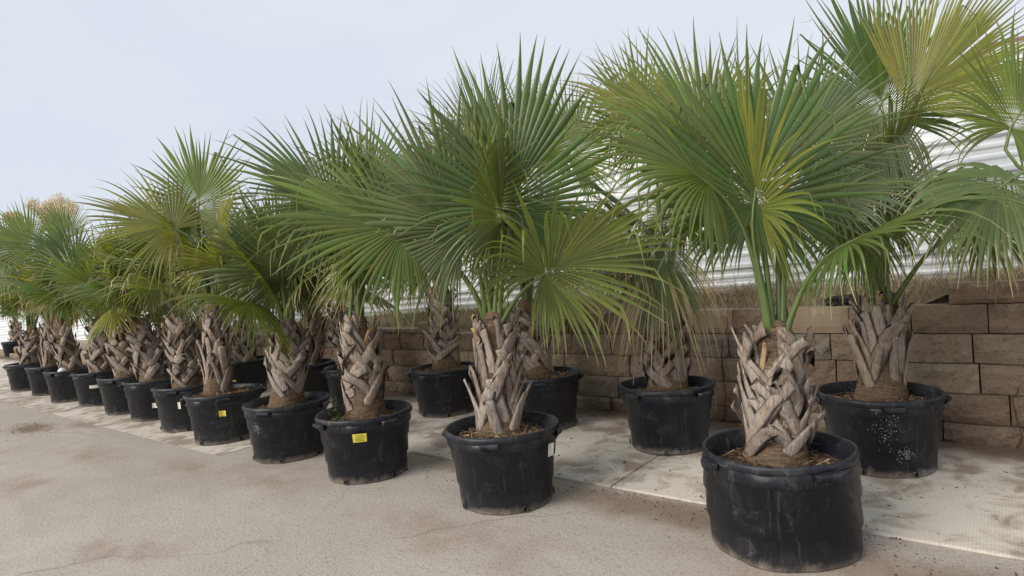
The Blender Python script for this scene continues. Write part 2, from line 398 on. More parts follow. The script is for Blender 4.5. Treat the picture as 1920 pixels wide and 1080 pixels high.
# ------------------------------------------------------------------ retaining wall, block by block
wall = obj('retaining_wall', None); wall.empty_display_size = .3; wall.location = (-5, 0, 0)
tag(wall, 'dry stacked retaining wall of brown split face blocks behind the back row of pots', 'wall')
BL, BD = .456, .26
def block_mesh(seed, L, Hh, D=BD, rough=.024, nx=8, nz=4, hollow=False):
    V, Fc = [], []
    # split front face (y=0 plane, facing -Y), edges drawn back
    for j in range(nz + 1):
        for i in range(nx + 1):
            x = (i / nx - .5) * L; z = j / nz * Hh
            ex = min(i, nx - i); ez = min(j, nz - j)
            y = -rough * (.6 + 1.2 * mnoise.noise((x * 14 + seed * 7.1, z * 14, seed * 3.3)) + .6 * mnoise.noise((x * 37, z * 37, seed)))
            if ex == 0: y += .022 + .010 * mnoise.noise((z * 20, seed, 1)); x *= .992
            if ez == 0: y += .014 + .008 * mnoise.noise((x * 20, seed, 2)); z += (.003 if j == 0 else -.003)
            V.append((x, y, z))
    for j in range(nz):
        for i in range(nx):
            a = j * (nx + 1) + i; Fc.append((a, a + 1, a + nx + 2, a + nx + 1))
    ring = [i for i in range(nx + 1)] + [(j + 1) * (nx + 1) - 1 for j in range(1, nz + 1)] + [nz * (nx + 1) + i for i in range(nx - 1, -1, -1)] + [j * (nx + 1) for j in range(nz - 1, 0, -1)]
    b = len(V)
    for k in ring: V.append((V[k][0], D, V[k][2]))
    for k in range(len(ring)):
        k2 = (k + 1) % len(ring)
        if hollow and ring[k] >= nz * (nx + 1) and ring[k2] >= nz * (nx + 1): continue
        Fc.append((ring[k2], ring[k], b + k, b + k2))
    if not hollow: Fc.append([b + k for k in range(len(ring))][::-1])
    else:
        Fc.append([b + k for k in range(len(ring))][::-1])
        zt = Hh - .003; c0 = len(V); hx = L / 2 * .992
        # top face with two open cores
        xsb = [-hx, -hx + .045, -.02, .02, hx - .045, hx]; ysb = [.012, .065, D - .05, D]
        for y in ysb:
            for x in xsb: V.append((x, y, zt))
        for j in range(3):
            for i in range(5):
                a = c0 + j * 6 + i
                if j == 1 and i in (1, 3):
                    q = [a, a + 1, a + 7, a + 6]; d0 = len(V)
                    for k in q: V.append((V[k][0], V[k][1], zt - .13))
                    for k in range(4):
                        k2 = (k + 1) % 4; Fc.append((q[k], q[k2], d0 + k2, d0 + k))
                    Fc.append((d0, d0 + 1, d0 + 2, d0 + 3))
                else: Fc.append((a, a + 1, a + 7, a + 6))
    return pymesh('block', V, Fc)
CZ = [.0, .155, .367, .580, .792, 1.003]        # bed joints
HT = [.155, .212, .213, .212, .211, .155]
VAR = {}
def bm_var(L, Hh, hollow=False):
    k = (round(L, 2), round(Hh, 3), random.randrange(6), hollow)
    if k not in VAR: VAR[k] = block_mesh(k[2] + L * 3, L, Hh, hollow=hollow)
    return VAR[k]
def courses_at(x):
    s = -x
    if s < .55: return 6
    if s < 3.80: return 5
    if s < 4.7: return 4.76
    if s < 5.55: return 4
    if s < 6.1: return 4.66
    if s < 7.2: return 4.3
    if s < 14.5: return 3.9
    if s < 19: return 3
    if s < 24: return 2
    return 1
for ci in range(6):
    x = 3.2 - (BL / 2 if ci % 2 else 0) - .04 * ci
    zoff = CZ[ci]
    while x > -27:
        L = BL if random.random() < .8 else random.choice((.30, .36, .41))
        xc = x - L / 2
        n = courses_at(xc)
        if n > ci + .05:
            frac = min(1.0, n - ci); Hh = HT[ci] * (1 if frac > .99 else frac)
            if Hh > .05:
                hollow = (ci == 4 and -3.85 < xc < -2.5)
                mt = M['tan'] if (ci == 4 and -1.5 < xc < -1.0) or (ci == 4 and -2.45 < xc < -2.1) else M['block']
                me = bm_var(L - .005, Hh - .0015, hollow)
                if mt is M['tan']: me = block_mesh(9 + xc, L - .005, Hh - .0015, rough=.002)
                o = obj('block', me, mt, wall, (xc + 5 + random.uniform(-.002, .002), .012 * ci + random.uniform(-.008, .008), zoff), (0, 0, random.uniform(-.012, .012)))
        x -= L
# earth fill of the terrace behind the wall, up to and past the fence
def fence_bottom(s):
    if s < 0: return 1.14
    return 1.14 - .0237 * s if s < 8 else max(0.02, .95 - .045 * (s - 8))
V, Fc = [], []
ss = np.concatenate([np.arange(-12, 30, .35), [32, 36]]); ys = [.20, .34, .55, .8, 1.05, 1.5, 3, 8, 20, 60]
def wall_top(s):
    c = courses_at(-s); k = int(c); z = CZ[k] if k < 6 else 1.158
    if c - k > .05: z = CZ[k] + HT[k] * (c - k)
    return z
for s in ss:
    for j, y in enumerate(ys):
        f = min(1, max(0, (y - .2) / .75))
        z0 = min(wall_top(s - .3), wall_top(s), wall_top(s + .3)) - .035
        z = z0 * (1 - f) + (fence_bottom(s) + .012) * f + .018 * mnoise.noise((s * 3, y * 3, 0)) * (j < 6)
        V.append((-s, y, max(z, .004)))
ny = len(ys)
for i in range(len(ss) - 1):
    for j in range(ny - 1):
        a = i * ny + j; Fc.append((a, a + 1, a + ny + 1, a + ny))
struct(obj('terrace_ground', pymesh('terrace_ground', V, Fc, True), M['terrace']))

# ------------------------------------------------------------------ ribbed steel fence
FY = 1.0
fence = obj('metal_fence', None); fence.location = (-5, FY, .9)
tag(fence, 'white fence of horizontally ribbed metal sheets on the terrace behind the wall', 'fence')
def rib_profile(h):
    pts = []
    z = 0.0
    pts.append((0, 0))
    while z < h - .30:
        pts += [(z + .055, 0), (z + .075, -.011), (z + .095, -.011), (z + .115, 0), (z + .145, 0), (z + .165, -.011), (z + .185, -.011), (z + .205, 0),
                (z + .238, 0), (z + .256, -.036), (z + .287, -.036), (z + .3048, 0)]
        z += .3048
    pts.append((h, 0))
    return pts
prof = rib_profile(.93)
s = -6.0; k = 0
while s < 37:
    e = s + 3.7
    for row in (0, 1):
        V, Fc = [], []
        for q, sx in enumerate((s, e)):
            zb = fence_bottom(sx) + row * .905
            wob = .006 * math.sin(sx * 3 + row)
            for z, y in prof: V.append((-sx + 5, y + wob - .004 * row - (.003 if k % 2 else 0), zb + z - .9))
        npf = len(prof)
        for i in range(npf - 1): Fc.append((i, npf + i, npf + i + 1, i + 1))
        obj('metal_sheet', pymesh('metal_sheet', V, Fc), M['steel'], fence)
    V = []
    zt0, zt1 = fence_bottom(s) + 1.83, fence_bottom(e) + 1.83
    for sx, zt in ((s, zt0), (e, zt1)):
        for y, z in ((-.045, -.03), (-.045, .012), (.05, .012), (.05, -.03)): V.append((-sx + 5, y, zt + z - .9))
    obj('cap_rail', pymesh('cap_rail', V, [(0, 4, 5, 1), (1, 5, 6, 2), (2, 6, 7, 3), (0, 3, 7, 4), (0, 1, 2, 3), (7, 6, 5, 4)]), M['post'], fence)
    zb = fence_bottom(s + .05)
    obj('post', box_mesh('post', (-(s + .05) + 5, .045, zb + .85 - .9), (.06, .06, 1.9), .004), M['post'], fence)
    s = e - .03; k += 1

# ------------------------------------------------------------------ pots
NSEG = 72
PH = 0.492
def pot_meshes(seed, rt, rb, h, flare=0.0, wob=.006):
    """outer body, rim"""
    st = [(rb - .03, 0), (rb - .006, .0), (rb, .012), (rb + .09 * (rt - rb), .145), (rb + .09 * (rt - rb) + .011, .149),
          (rb + .36 * (rt - rb), .285), (rb + .33 * (rt - rb) + .012, .289), (rb + .62 * (rt - rb), .388), (rb + .62 * (rt - rb) + .013, .392),
          (rb + .74 * (rt - rb), .448), (rb + .76 * (rt - rb), .452)]
    rim = [(rt - .028, .448), (rt - .004, .452), (rt, .460), (rt, .480), (rt - .005, .490), (rt - .014, .492), (rt - .021, .486), (rt - .026, .468), (rt - .040, .455), (rt - .052, .40), (rt - .058, .36)]
    sc = h / PH
    def lathe(pr, tabs):
        V = []
        for r, z in pr:
            for j in range(NSEG):
                a = 2 * math.pi * j / NSEG; ca, sa = math.cos(a), math.sin(a)
                rr = r
                if tabs and .392 < z < .449: rr += .010 * (1 if (j % 12) in (0, 1, 2) else 0)
                q = z / PH
                rr += wob * (.4 + q) * mnoise.noise((ca * 1.1 + seed, sa * 1.1, z * 2)) * 1.6
                rr += flare * (1 - q) ** 3 * mnoise.noise((ca * 1.6 + seed, sa * 1.6, 5))
                zz = z * sc + (wob * 1.0 * mnoise.noise((ca * 1.3, sa * 1.3 + seed, 2)) if z > .44 else 0)
                if z < .013 and r > rb - .02: zz += max(0, .010 * mnoise.noise((ca * 4, sa * 4 + seed, 9)))
                V.append((rr * ca, rr * sa, zz))
        n = len(pr)
        Q = [(i * NSEG + j, i * NSEG + (j + 1) % NSEG, (i + 1) * NSEG + (j + 1) % NSEG, (i + 1) * NSEG + j) for i in range(n - 1) for j in range(NSEG)]
        return V, Q
    V, Q = lathe(st, True); body = npmesh('body', V, Q, False)
    V, Q = lathe(rim, False); rimm = npmesh('rim', V, Q, True)
    return body, rimm
# a carrying lug that sits under the rim
V = []
for r, z in ((-.012, .412), (.030, .438), (.034, .452), (.024, .462), (-.012, .462)):
    for u in (-1, -.8, .8, 1):
        V.append(((.37 + r * (1 if abs(u) < 1 else .2)) * math.cos(u * .17), (.37 + r * (1 if abs(u) < 1 else .2)) * math.sin(u * .17), z))
LUG = pymesh('handle', V, [(i * 4 + j, i * 4 + j + 1, i * 4 + j + 5, i * 4 + j + 4) for i in range(4) for j in range(3)])
bm = bmesh.new()
bmesh.ops.create_circle(bm, cap_ends=True, radius=.013, segments=10)
bmesh.ops.rotate(bm, cent=(0, 0, 0), matrix=Matrix.Rotation(math.pi / 2, 3, 'Y'), verts=bm.verts[:])
HOLE = bm_mesh('drain_hole', bm)
bm = bmesh.new()
V, Q = tube_data([(0, .0165 * math.cos(a), .0165 * math.sin(a)) for a in np.linspace(0, 2 * math.pi, 13)], [.0045] * 13, 5)
RING = npmesh('drain_ring', V, Q)
bm.free()

def soil_mesh(seed, r, z):
    V = [(0, 0, z + .012)]; Fc = []
    nr, na = 7, 36
    for i in range(1, nr + 1):
        for j in range(na):
            a = 2 * math.pi * j / na; q = r * i / nr
            V.append((q * math.cos(a), q * math.sin(a), z + .022 * mnoise.noise((q * 9 * math.cos(a), q * 9 * math.sin(a), seed)) + .012 * (1 - i / nr)))
    for j in range(na): Fc.append((0, 1 + j, 1 + (j + 1) % na))
    for i in range(nr - 1):
        for j in range(na):
            a = 1 + i * na + j; b = 1 + i * na + (j + 1) % na
            Fc.append((a, a + na, b + na, b))
    return pymesh('soil', V, Fc, True)
def litter_mesh(seed, r, z, n, straw):
    r0 = np.random.default_rng(seed); V, Q, C = [], [], []
    for i in range(n):
        a = r0.uniform(0, 6.283); q = r * math.sqrt(r0.uniform(.05, .93)); L = r0.uniform(.012, .05) if r0.random() < straw else r0.uniform(.006, .018)
        w = r0.uniform(.0015, .0035) if L > .02 else r0.uniform(.003, .008)
        p = np.array([q * math.cos(a), q * math.sin(a), z + .012 + r0.uniform(0, .012)])
        ph = r0.uniform(0, 6.283); dv = np.array([math.cos(ph), math.sin(ph), r0.normal(0, .25)]) * L; sv = np.array([-math.sin(ph), math.cos(ph), r0.normal(0, .3)]) * w
        b = len(V); V += [p - dv - sv, p + dv - sv * .6, p + dv + sv * .6, p - dv + sv]; Q.append((b, b + 1, b + 2, b + 3))
        c = np.array((.30, .20, .11)) * r0.uniform(.5, 1.5) if L > .02 else np.array((.10, .065, .042)) * r0.uniform(.5, 1.8)
        C += [c] * 4
    return npmesh('mulch', V, Q, False, np.array(C))

def make_pot(key, x, y, z0, label, group, seed, rt=.37, rb=.302, h=PH, flare=.0, wob=.005, rotz=0.0, detail=2, straw=.3, soil_z=.415):
    root = obj('plant_pot', None); root.location = (x, y, z0); root.rotation_euler = (0, 0, rotz); root.empty_display_size = .2
    tag(root, label, 'pot', group)
    body, rim = pot_meshes(seed, rt, rb, h, flare, wob)
    obj('body', body, M['pot'], root); obj('rim', rim, M['pot'], root)
    for k in range(4): obj('handle', LUG, M['pot'], root, (0, 0, h - PH - .002), (0, 0, k * math.pi / 2 + .3), (rt / .37, rt / .37, 1))
    so = obj('soil', soil_mesh(seed, rt - .045, soil_z), M['soil'], root)
    if detail >= 1:
        li = obj('mulch', litter_mesh(seed + 50, rt - .07, soil_z, 420 if detail == 2 else 160, straw), M['litter'], so); li['kind'] = 'stuff'
    if detail >= 2 and flare < .02:
        for k in range(5):
            a = k * 1.257 + .2 + random.uniform(-.2, .2)
            r = rb + .004
            hl = obj('drain_hole', HOLE, M['dark'], root, (r * math.cos(a) * 1.012, r * math.sin(a) * 1.012, .026), (0, 0, a))
            obj('drain_ring', RING, M['ring'], hl)
    return root

# ------------------------------------------------------------------ palms
def norm(v): v = np.asarray(v, float); return v / (np.linalg.norm(v) + 1e-12)
DOWN = np.array([0, 0, -1.0])
def make_blade(r0, hub, t, N, R, nseg, spread, split, droop, cup, dead, col, kink=.08, K=10, costa=.12, mess=.10, fold=.8):
    t = norm(t); N = norm(N - (N @ t) * t); s_ = np.cross(t, N)
    th = np.linspace(-spread, spread, nseg)
    L = R * (1 - .58 * (np.abs(th) / math.pi) ** 1.5) * r0.uniform(.80, 1.08, nseg) * np.where(r0.random(nseg) < .05, r0.uniform(.45, .8, nseg), 1.0)
    q = np.array([0.0, .10, .22, .34, .45, .56, .66, .76, .86, .94, 1.0])[:K + 1]
    d = np.cos(th)[:, None] * t + np.sin(th)[:, None] * s_ + (cup * (np.sin(th) ** 2))[:, None] * N
    d /= np.linalg.norm(d, axis=1, keepdims=True)
    P = hub + t * (costa * R * np.clip(np.cos(th), 0, 1) ** 2)[:, None] * 1.0
    P = P + DOWN * 0
    Nn = N - (d @ N)[:, None] * d; Nn /= np.linalg.norm(Nn, axis=1, keepdims=True) + 1e-9
    dth = spread / max(1, nseg - 1)
    lat = r0.normal(0, mess * 1.5, nseg); nrm = r0.normal(-.03, mess * 1.6, nseg)
    drv = r0.uniform(-.5, .6, nseg); ath = np.abs(th) / math.pi
    dth_ = droop * (.55 + 2.4 * ath ** 1.5) + .75 * np.clip((ath - .36) / .3, 0, 1)
    spl = np.clip(split - .05 + r0.normal(0, .06, nseg) - .10 * (np.abs(th) / math.pi), .2, .75)
    kk = np.where(r0.random(nseg) < kink * 1.5 + .02, r0.uniform(.64, .88, nseg), 9.0)
    kdone = np.zeros(nseg, bool)
    V = np.zeros((nseg, len(q), 3, 3)); C = np.zeros((nseg, len(q), 3, 3))
    tan = np.array((.46, .35, .21)); brown = np.array((.17, .115, .075))
    segcol = col[None, :] * r0.uniform(.72, 1.25, (nseg, 1)) * (1 + r0.normal(0, .06, (nseg, 3)))
    deads = np.clip(dead * r0.uniform(.3, 1.8, nseg), 0.06, .95)
    for k, qk in enumerate(q):
        if k > 0:
            dq = qk - q[k - 1]
            free = np.clip((qk - spl) / (1 - spl), 0, 1)
            side = np.cross(d, Nn)
            d = d + DOWN * (dth_ * (1 + drv * free) * dq * (.35 + 2.6 * qk ** 2))[:, None] + side * (lat * free * dq * 3.0)[:, None] + Nn * (nrm * free * dq * 4.5)[:, None]
            kn = (~kdone) & (qk > kk)
            if kn.any():
                d[kn] = .55 * d[kn] + DOWN * .8 + r0.normal(0, .12, (kn.sum(), 3)); kdone |= (kn & (qk > kk + .12))
            d /= np.linalg.norm(d, axis=1, keepdims=True)
            P = P + d * (L * dq)[:, None]
            Nn = Nn - np.sum(Nn * d, 1, keepdims=True) * d; Nn /= np.linalg.norm(Nn, axis=1, keepdims=True) + 1e-9
        side = np.cross(d, Nn)
        full = (L * qk + .025 * R) * dth * 1.16
        ws = (L * spl + .025 * R) * dth * 1.16
        f2 = np.clip((qk - spl) / (1 - spl), 0, 1)
        w = np.where(qk <= spl, full, ws * (1 - f2) ** 1.1 + .0007)
        fo = fold * w * np.where(qk < spl, 1.0, 1.0)
        V[:, k, 0] = P - side * w[:, None] - Nn * fo[:, None] * .5
        V[:, k, 1] = P + Nn * fo[:, None] * .5
        V[:, k, 2] = P + side * w[:, None] - Nn * fo[:, None] * .5
        td = np.clip((qk - (1 - deads)) / .12, 0, 1)[:, None]
        cc = segcol * (1 - td) + (tan if dead > .07 else brown) * td
        yellow = np.clip((qk - (1 - deads) + .22) / .25, 0, 1)[:, None] * (.5 if dead > .1 else .15)
        cc = cc * (1 - yellow * (1 - td)) + np.array((.20, .19, .05)) * yellow * (1 - td)
        C[:, k, 0] = cc * .97; C[:, k, 1] = cc * 1.06; C[:, k, 2] = cc * .97
    nq = len(q)
    base = (np.arange(nseg) * nq * 3)[:, None, None]; kk_ = (np.arange(nq - 1) * 3)[None, :, None]; a = base + kk_
    Q1 = np.concatenate([a, a + 1, a + 4, a + 3], 2); Q2 = np.concatenate([a + 1, a + 2, a + 5, a + 4], 2)
    Q = np.concatenate([Q1.reshape(-1, 4), Q2.reshape(-1, 4)])
    return V.reshape(-1, 3), Q, C.reshape(-1, 3)
def add_threads(r0, V, Q, C, hub, R, n):
    """curly fibres that hang off the splits"""
    V = list(V); Q = list(Q); C = list(C)
    src = np.array(V)
    for i in range(n):
        p = src[r0.integers(len(src))]
        if np.linalg.norm(p - hub) < .4 * R: continue
        d = norm(r0.normal(0, 1, 3) + np.array([0, 0, .1])); L = r0.uniform(.08, .26); ax = norm(r0.normal(0, 1, 3)); k = 7
        w = norm(np.cross(d, ax)) * .0011
        b = len(V)
        for j in range(k):
            V += [p - w, p + w]; C += [np.array((.42, .36, .24))] * 2
            if j < k - 1: Q.append((b + 2 * j, b + 2 * j + 1, b + 2 * j + 3, b + 2 * j + 2))
            d = norm(d + np.cross(ax, d) * .45 + DOWN * .12); p = p + d * L / k
    return np.array(V), np.array(Q), np.array(C)
def bez(P0, P1, P2, P3, k):
    u = np.linspace(0, 1, k)[:, None]
    return (1 - u) ** 3 * P0 + 3 * u * (1 - u) ** 2 * P1 + 3 * u * u * (1 - u) * P2 + u ** 3 * P3

# leaf bases: the split, dried bottoms of old leaves that cross each other round the trunk
def boot_mesh(seed, sgn, hgt, width, tilt, poke):
    """one dried strap: hugs the trunk from its foot, runs up and round it, its broken end standing off"""
    r0 = np.random.default_rng(seed); V, Q = [], []
    R0 = .125; k = 8
    dang = hgt * math.tan(tilt) / R0
    w1, w2 = r0.uniform(.95, 1.2), r0.uniform(.4, .85)
    for i in range(k):
        u = i / (k - 1)
        ang = sgn * dang * (u - .5) + .05 * math.sin(u * 3 + seed)
        z = hgt * (u - .12) + .012 * math.sin(u * 5 + seed)
        rad = R0 + .006 + .020 * u + poke * u ** 3.2
        w = width * (w1 + (w2 - w1) * u) * (.62 if i == 0 else 1) * r0.uniform(.94, 1.06)
        th = .0055
        cx, cz = math.cos(tilt) * w, -sgn * math.sin(tilt) * w
        jag = (lambda d: .02 * d * r0.normal(0, 1) + .012 * r0.normal()) if i == k - 1 else (lambda d: 0)
        for du, dr in ((-1, -.003), (-.45, th * .55), (.45, th * .75), (1, -.003), (.5, -th), (-.5, -th)):
            aa = ang + du * cx / R0; V.append(((rad + dr) * math.cos(aa), (rad + dr) * math.sin(aa), z + du * cz + jag(du)))
    for i in range(k - 1):
        for j in range(6):
            Q.append((i * 6 + j, i * 6 + (j + 1) % 6, (i + 1) * 6 + (j + 1) % 6, (i + 1) * 6 + j))
    e = (k - 1) * 6
    Q += [(e, e + 1, e + 2, e + 3), (e, e + 3, e + 4, e + 5)]
    return npmesh('leaf_base', V, Q, False)
BOOTS = [boot_mesh(i, 1 if i % 2 else -1, random.uniform(.22, .34), random.uniform(.031, .049), R_(random.uniform(28, 46)), random.uniform(.008, .055)) for i in range(16)]
STEEP = [boot_mesh(80 + i, 1 if i % 2 else -1, random.uniform(.26, .40), random.uniform(.028, .046), R_(random.uniform(6, 24)), random.uniform(.01, .05)) for i in range(16)]
TOPS = [boot_mesh(40 + i, 1 if i % 2 else -1, random.uniform(.16, .24), random.uniform(.018, .025), R_(random.uniform(4, 16)), random.uniform(.03, .07)) for i in range(6)]
for me in STEEP: me.materials.append(M['boot'])
for me in BOOTS: me.materials.append(M['boot'])
for i, me in enumerate(TOPS): me.materials.append(M['stub'] if i % 2 else M['boot'])

GREENS = [np.array(c) for c in ((.145, .185, .036), (.180, .210, .034), (.110, .158, .038), (.215, .225, .032), (.130, .170, .055), (.230, .225, .036))]
def make_palm(key, base, top, label, group, seed, Rtr=.125, nf=15, Rb=.90, nseg=52, heroes=(), collar=.10, nboot=30, gbias=0, dry=.06, lean_front=0.0, threads=3, avoid=None, pet=(.52, .80), elev=(84, 46), tall=1.0, steep=False):
    r0 = np.random.default_rng(seed)
    base = np.asarray(base, float); top = np.asarray(top, float)
    root = obj('palm_tree', None); root.location = base; root.empty_display_size = .2
    tag(root, label, 'palm tree', group)
    axis = top - base; Ht = np.linalg.norm(axis); rel = lambda f: axis * f
    # trunk core
    fr = np.array([-.10, -.03, .0, .05, .12, .2, .35, .5, .65, .8, .92, 1.0, 1.06, 1.10]); prof = np.array([1.30, 1.32, 1.30, 1.22, 1.16, 1.04, .98, .98, .96, .9, .78, .6, .42, .12])
    V = []
    n = 24
    for f, pr in zip(fr, prof):
        for j in range(n):
            a = 2 * math.pi * j / n; rr = Rtr * pr * (1 + .06 * mnoise.noise((math.cos(a) * 2, math.sin(a) * 2, f * 6 + seed)) + .03 * mnoise.noise((math.cos(a) * 7, math.sin(a) * 7, f * 20 + seed)))
            V.append(rel(f) + np.array([rr * math.cos(a), rr * math.sin(a), 0]))
    Q = [(i * n + j, i * n + (j + 1) % n, (i + 1) * n + (j + 1) % n, (i + 1) * n + j) for i in range(len(fr) - 1) for j in range(n)]
    trunk = obj('trunk', npmesh('trunk', V, Q, True), M['fibre'], root)
    tilt = Vector(axis).normalized(); tq = Vector((0, 0, 1)).rotation_difference(tilt)
    a = r0.uniform(0, 6.28)
    z0 = collar
    for i in range(nboot):
        u = i / (nboot - 1)
        z = z0 + (Ht * .86 - z0) * u
        f = z / Ht
        sc = (1.10 - .30 * f) * Rtr / .125 * r0.uniform(.95, 1.06)
        me = (STEEP if steep else BOOTS)[2 * r0.integers(8) + i % 2] if u < .84 else TOPS[r0.integers(len(TOPS))]
        p = Vector(rel(f))
        q = tq @ Euler((r0.normal(0, .05), r0.normal(0, .06) - .03, a)).to_quaternion()
        o = obj('leaf_base', me, None, trunk, p - Vector((0, 0, .03))); o.rotation_mode = 'QUATERNION'; o.rotation_quaternion = q
        o.scale = (sc, sc, r0.uniform(.85, 1.12))
        a += 2.39996 + r0.normal(0, .09)
    # hairy brown fibre that shows in the gaps
    Vh, Qh, Ch = [], [], []
    for i in range(420 if nseg > 55 else 160):
        f = r0.uniform(.02, 1.0); aa = r0.uniform(0, 6.283); rr = Rtr * r0.uniform(1.0, 1.32) * (1 - .25 * f)
        p = rel(f) + np.array([rr * math.cos(aa), rr * math.sin(aa), 0]); d = norm(np.array([math.cos(aa) * .35, math.sin(aa) * .35, r0.normal(0, .9)]) + r0.normal(0, .45, 3)); L = r0.uniform(.03, .10)
        w = norm(np.cross(d, [math.cos(aa), math.sin(aa), .1])) * r0.uniform(.0008, .0018); b_ = len(Vh); cc = np.array((.20, .13, .08)) * r0.uniform(.4, 1.6)
        for j in range(4):
            Vh += [p - w * (1 - j * .25), p + w * (1 - j * .25)]; Ch += [cc, cc]
            if j < 3: Qh.append((b_ + 2 * j, b_ + 2 * j + 1, b_ + 2 * j + 3, b_ + 2 * j + 2))
            d = norm(d + r0.normal(0, .3, 3)); p = p + d * L / 3
    hair = obj('fibre_hair', npmesh('fibre_hair', Vh, Qh, False, np.array(Ch)), M['grass'], trunk); hair['kind'] = 'stuff'
    crown = rel(1.0)
    def frond(start, hub, t, N, R, droop, cup, dead, col, spread=2.75, split=.5, mess=.10, kink=.07, ns=nseg, wide=.5, costa=.16, startdir=None):
        dist = np.linalg.norm(hub - start)
        sdv = norm(startdir) if startdir is not None else norm(np.array([0, 0, 1.0]) + .5 * norm(hub - start))
        path = bez(start, start + sdv * dist * .42, hub - norm(t) * dist * .33, hub, 9)
        ext = hub + norm(t) * R * .16
        path = np.vstack([path, ext]); rad = np.concatenate([np.linspace(.030, .0125, 9), [.004]]); rad[0] = .036
        V, Q = tube_data(path, rad, 6, .6)
        pc = np.repeat(np.linspace(0, 1, 10)[:, None], 6, 0).reshape(-1, 1)
        pcol = np.array((.105, .15, .042)) * (1 - pc) + np.array((.125, .165, .05)) * pc
        fo = obj('frond', npmesh('frond', V, Q, True, pcol), M['petiole'], root)
        V, Q, C = make_blade(r0, hub, t, N, R, ns, spread, split, droop, cup, dead, col, kink, 10, costa, mess)
        if threads: V, Q, C = add_threads(r0, V, Q, C, hub, R, threads)
        obj('blade', npmesh('blade', V, Q, False, C), M['leaf'], fo)
    # hero fronds, read from the photograph
    for hh in heroes:
        hub = at_depth(hh['hub'][0], hh['hub'][1], depth_of(base) + hh.get('dz', 0)) - base
        an = R_(hh['ang']); t = norm(RIGHT * math.cos(an) + UP * math.sin(an) - FWD * hh.get('toward', .15))
        Nv = norm(-FWD * hh.get('face', 1) + UP * hh.get('nup', .25) + RIGHT * hh.get('nright', 0.0))
        st = crown + norm(np.array([hub[0], hub[1], 0])) * Rtr * .35 + np.array([0, 0, -.02])
        frond(st, hub, t, Nv, hh['R'], hh.get('droop', .25), hh.get('cup', .15), hh.get('dead', dry), np.array(hh.get('col', GREENS[0])), hh.get('spread', 2.7), hh.get('split', .52), hh.get('mess', .08), hh.get('kink', .05), hh.get('ns', nseg + 6), costa=hh.get('costa', .16))
    az = r0.uniform(0, 6.28)
    for i in range(nf):
        u = (i + .5) / nf
        az += 2.39996 + r0.normal(0, .12)
        if avoid is not None:
            for tr_ in range(6):
                dd = (az - avoid[0] + math.pi) % (2 * math.pi) - math.pi
                if abs(dd) < avoid[1] and u > .15: az += .9
                else: break
        el = R_(elev[0] + (elev[1] - elev[0]) * u ** 1.15 + r0.normal(0, 6) - (24 if i == nf - 1 else 0))
        Lp = r0.uniform(*pet) * (1.0 if u > .12 else .85) * tall
        rad = np.array([math.cos(az), math.sin(az), 0])
        sd_ = norm(rad * math.cos(min(R_(86), el + R_(32))) + AZ * math.sin(min(R_(86), el + R_(32))))
        start = crown + rad * Rtr * .38 * u + AZ * (.02 - .10 * u)
        md = norm(rad * math.cos(el) + AZ * math.sin(el))
        hub = start + (sd_ * .5 + md * .5) * Lp
        te = el - R_(2 + 24 * u)
        t = norm(rad * math.cos(te) + AZ * math.sin(te) + r0.normal(0, .20, 3))
        Nv = norm(np.cross(np.array([-rad[1], rad[0], 0]), t)) * -1
        if Nv @ (AZ - rad * .6) < 0: Nv = -Nv
        Nv = norm(Nv + r0.normal(0, .42, 3))
        gi = (gbias + r0.integers(0, 3)) % len(GREENS)
        col = GREENS[gi] * r0.uniform(.62, 1.22)
        old = max(0, u - .55) / .45
        frond(start, hub, t, Nv, Rb * r0.uniform(.86, 1.08) * (.93 if u < .15 else 1), .14 + .42 * u + .35 * old * r0.random(), .30 - .45 * u, dry * r0.uniform(.5, 1.6) + .22 * old * (r0.random() < .4) , col,
              spread=(1.5 + 1.3 * min(1, u * 4)) * r0.uniform(.93, 1.02), split=r0.uniform(.44, .58), mess=.08 + .07 * u, kink=.08 + .14 * u, startdir=sd_)
    return root

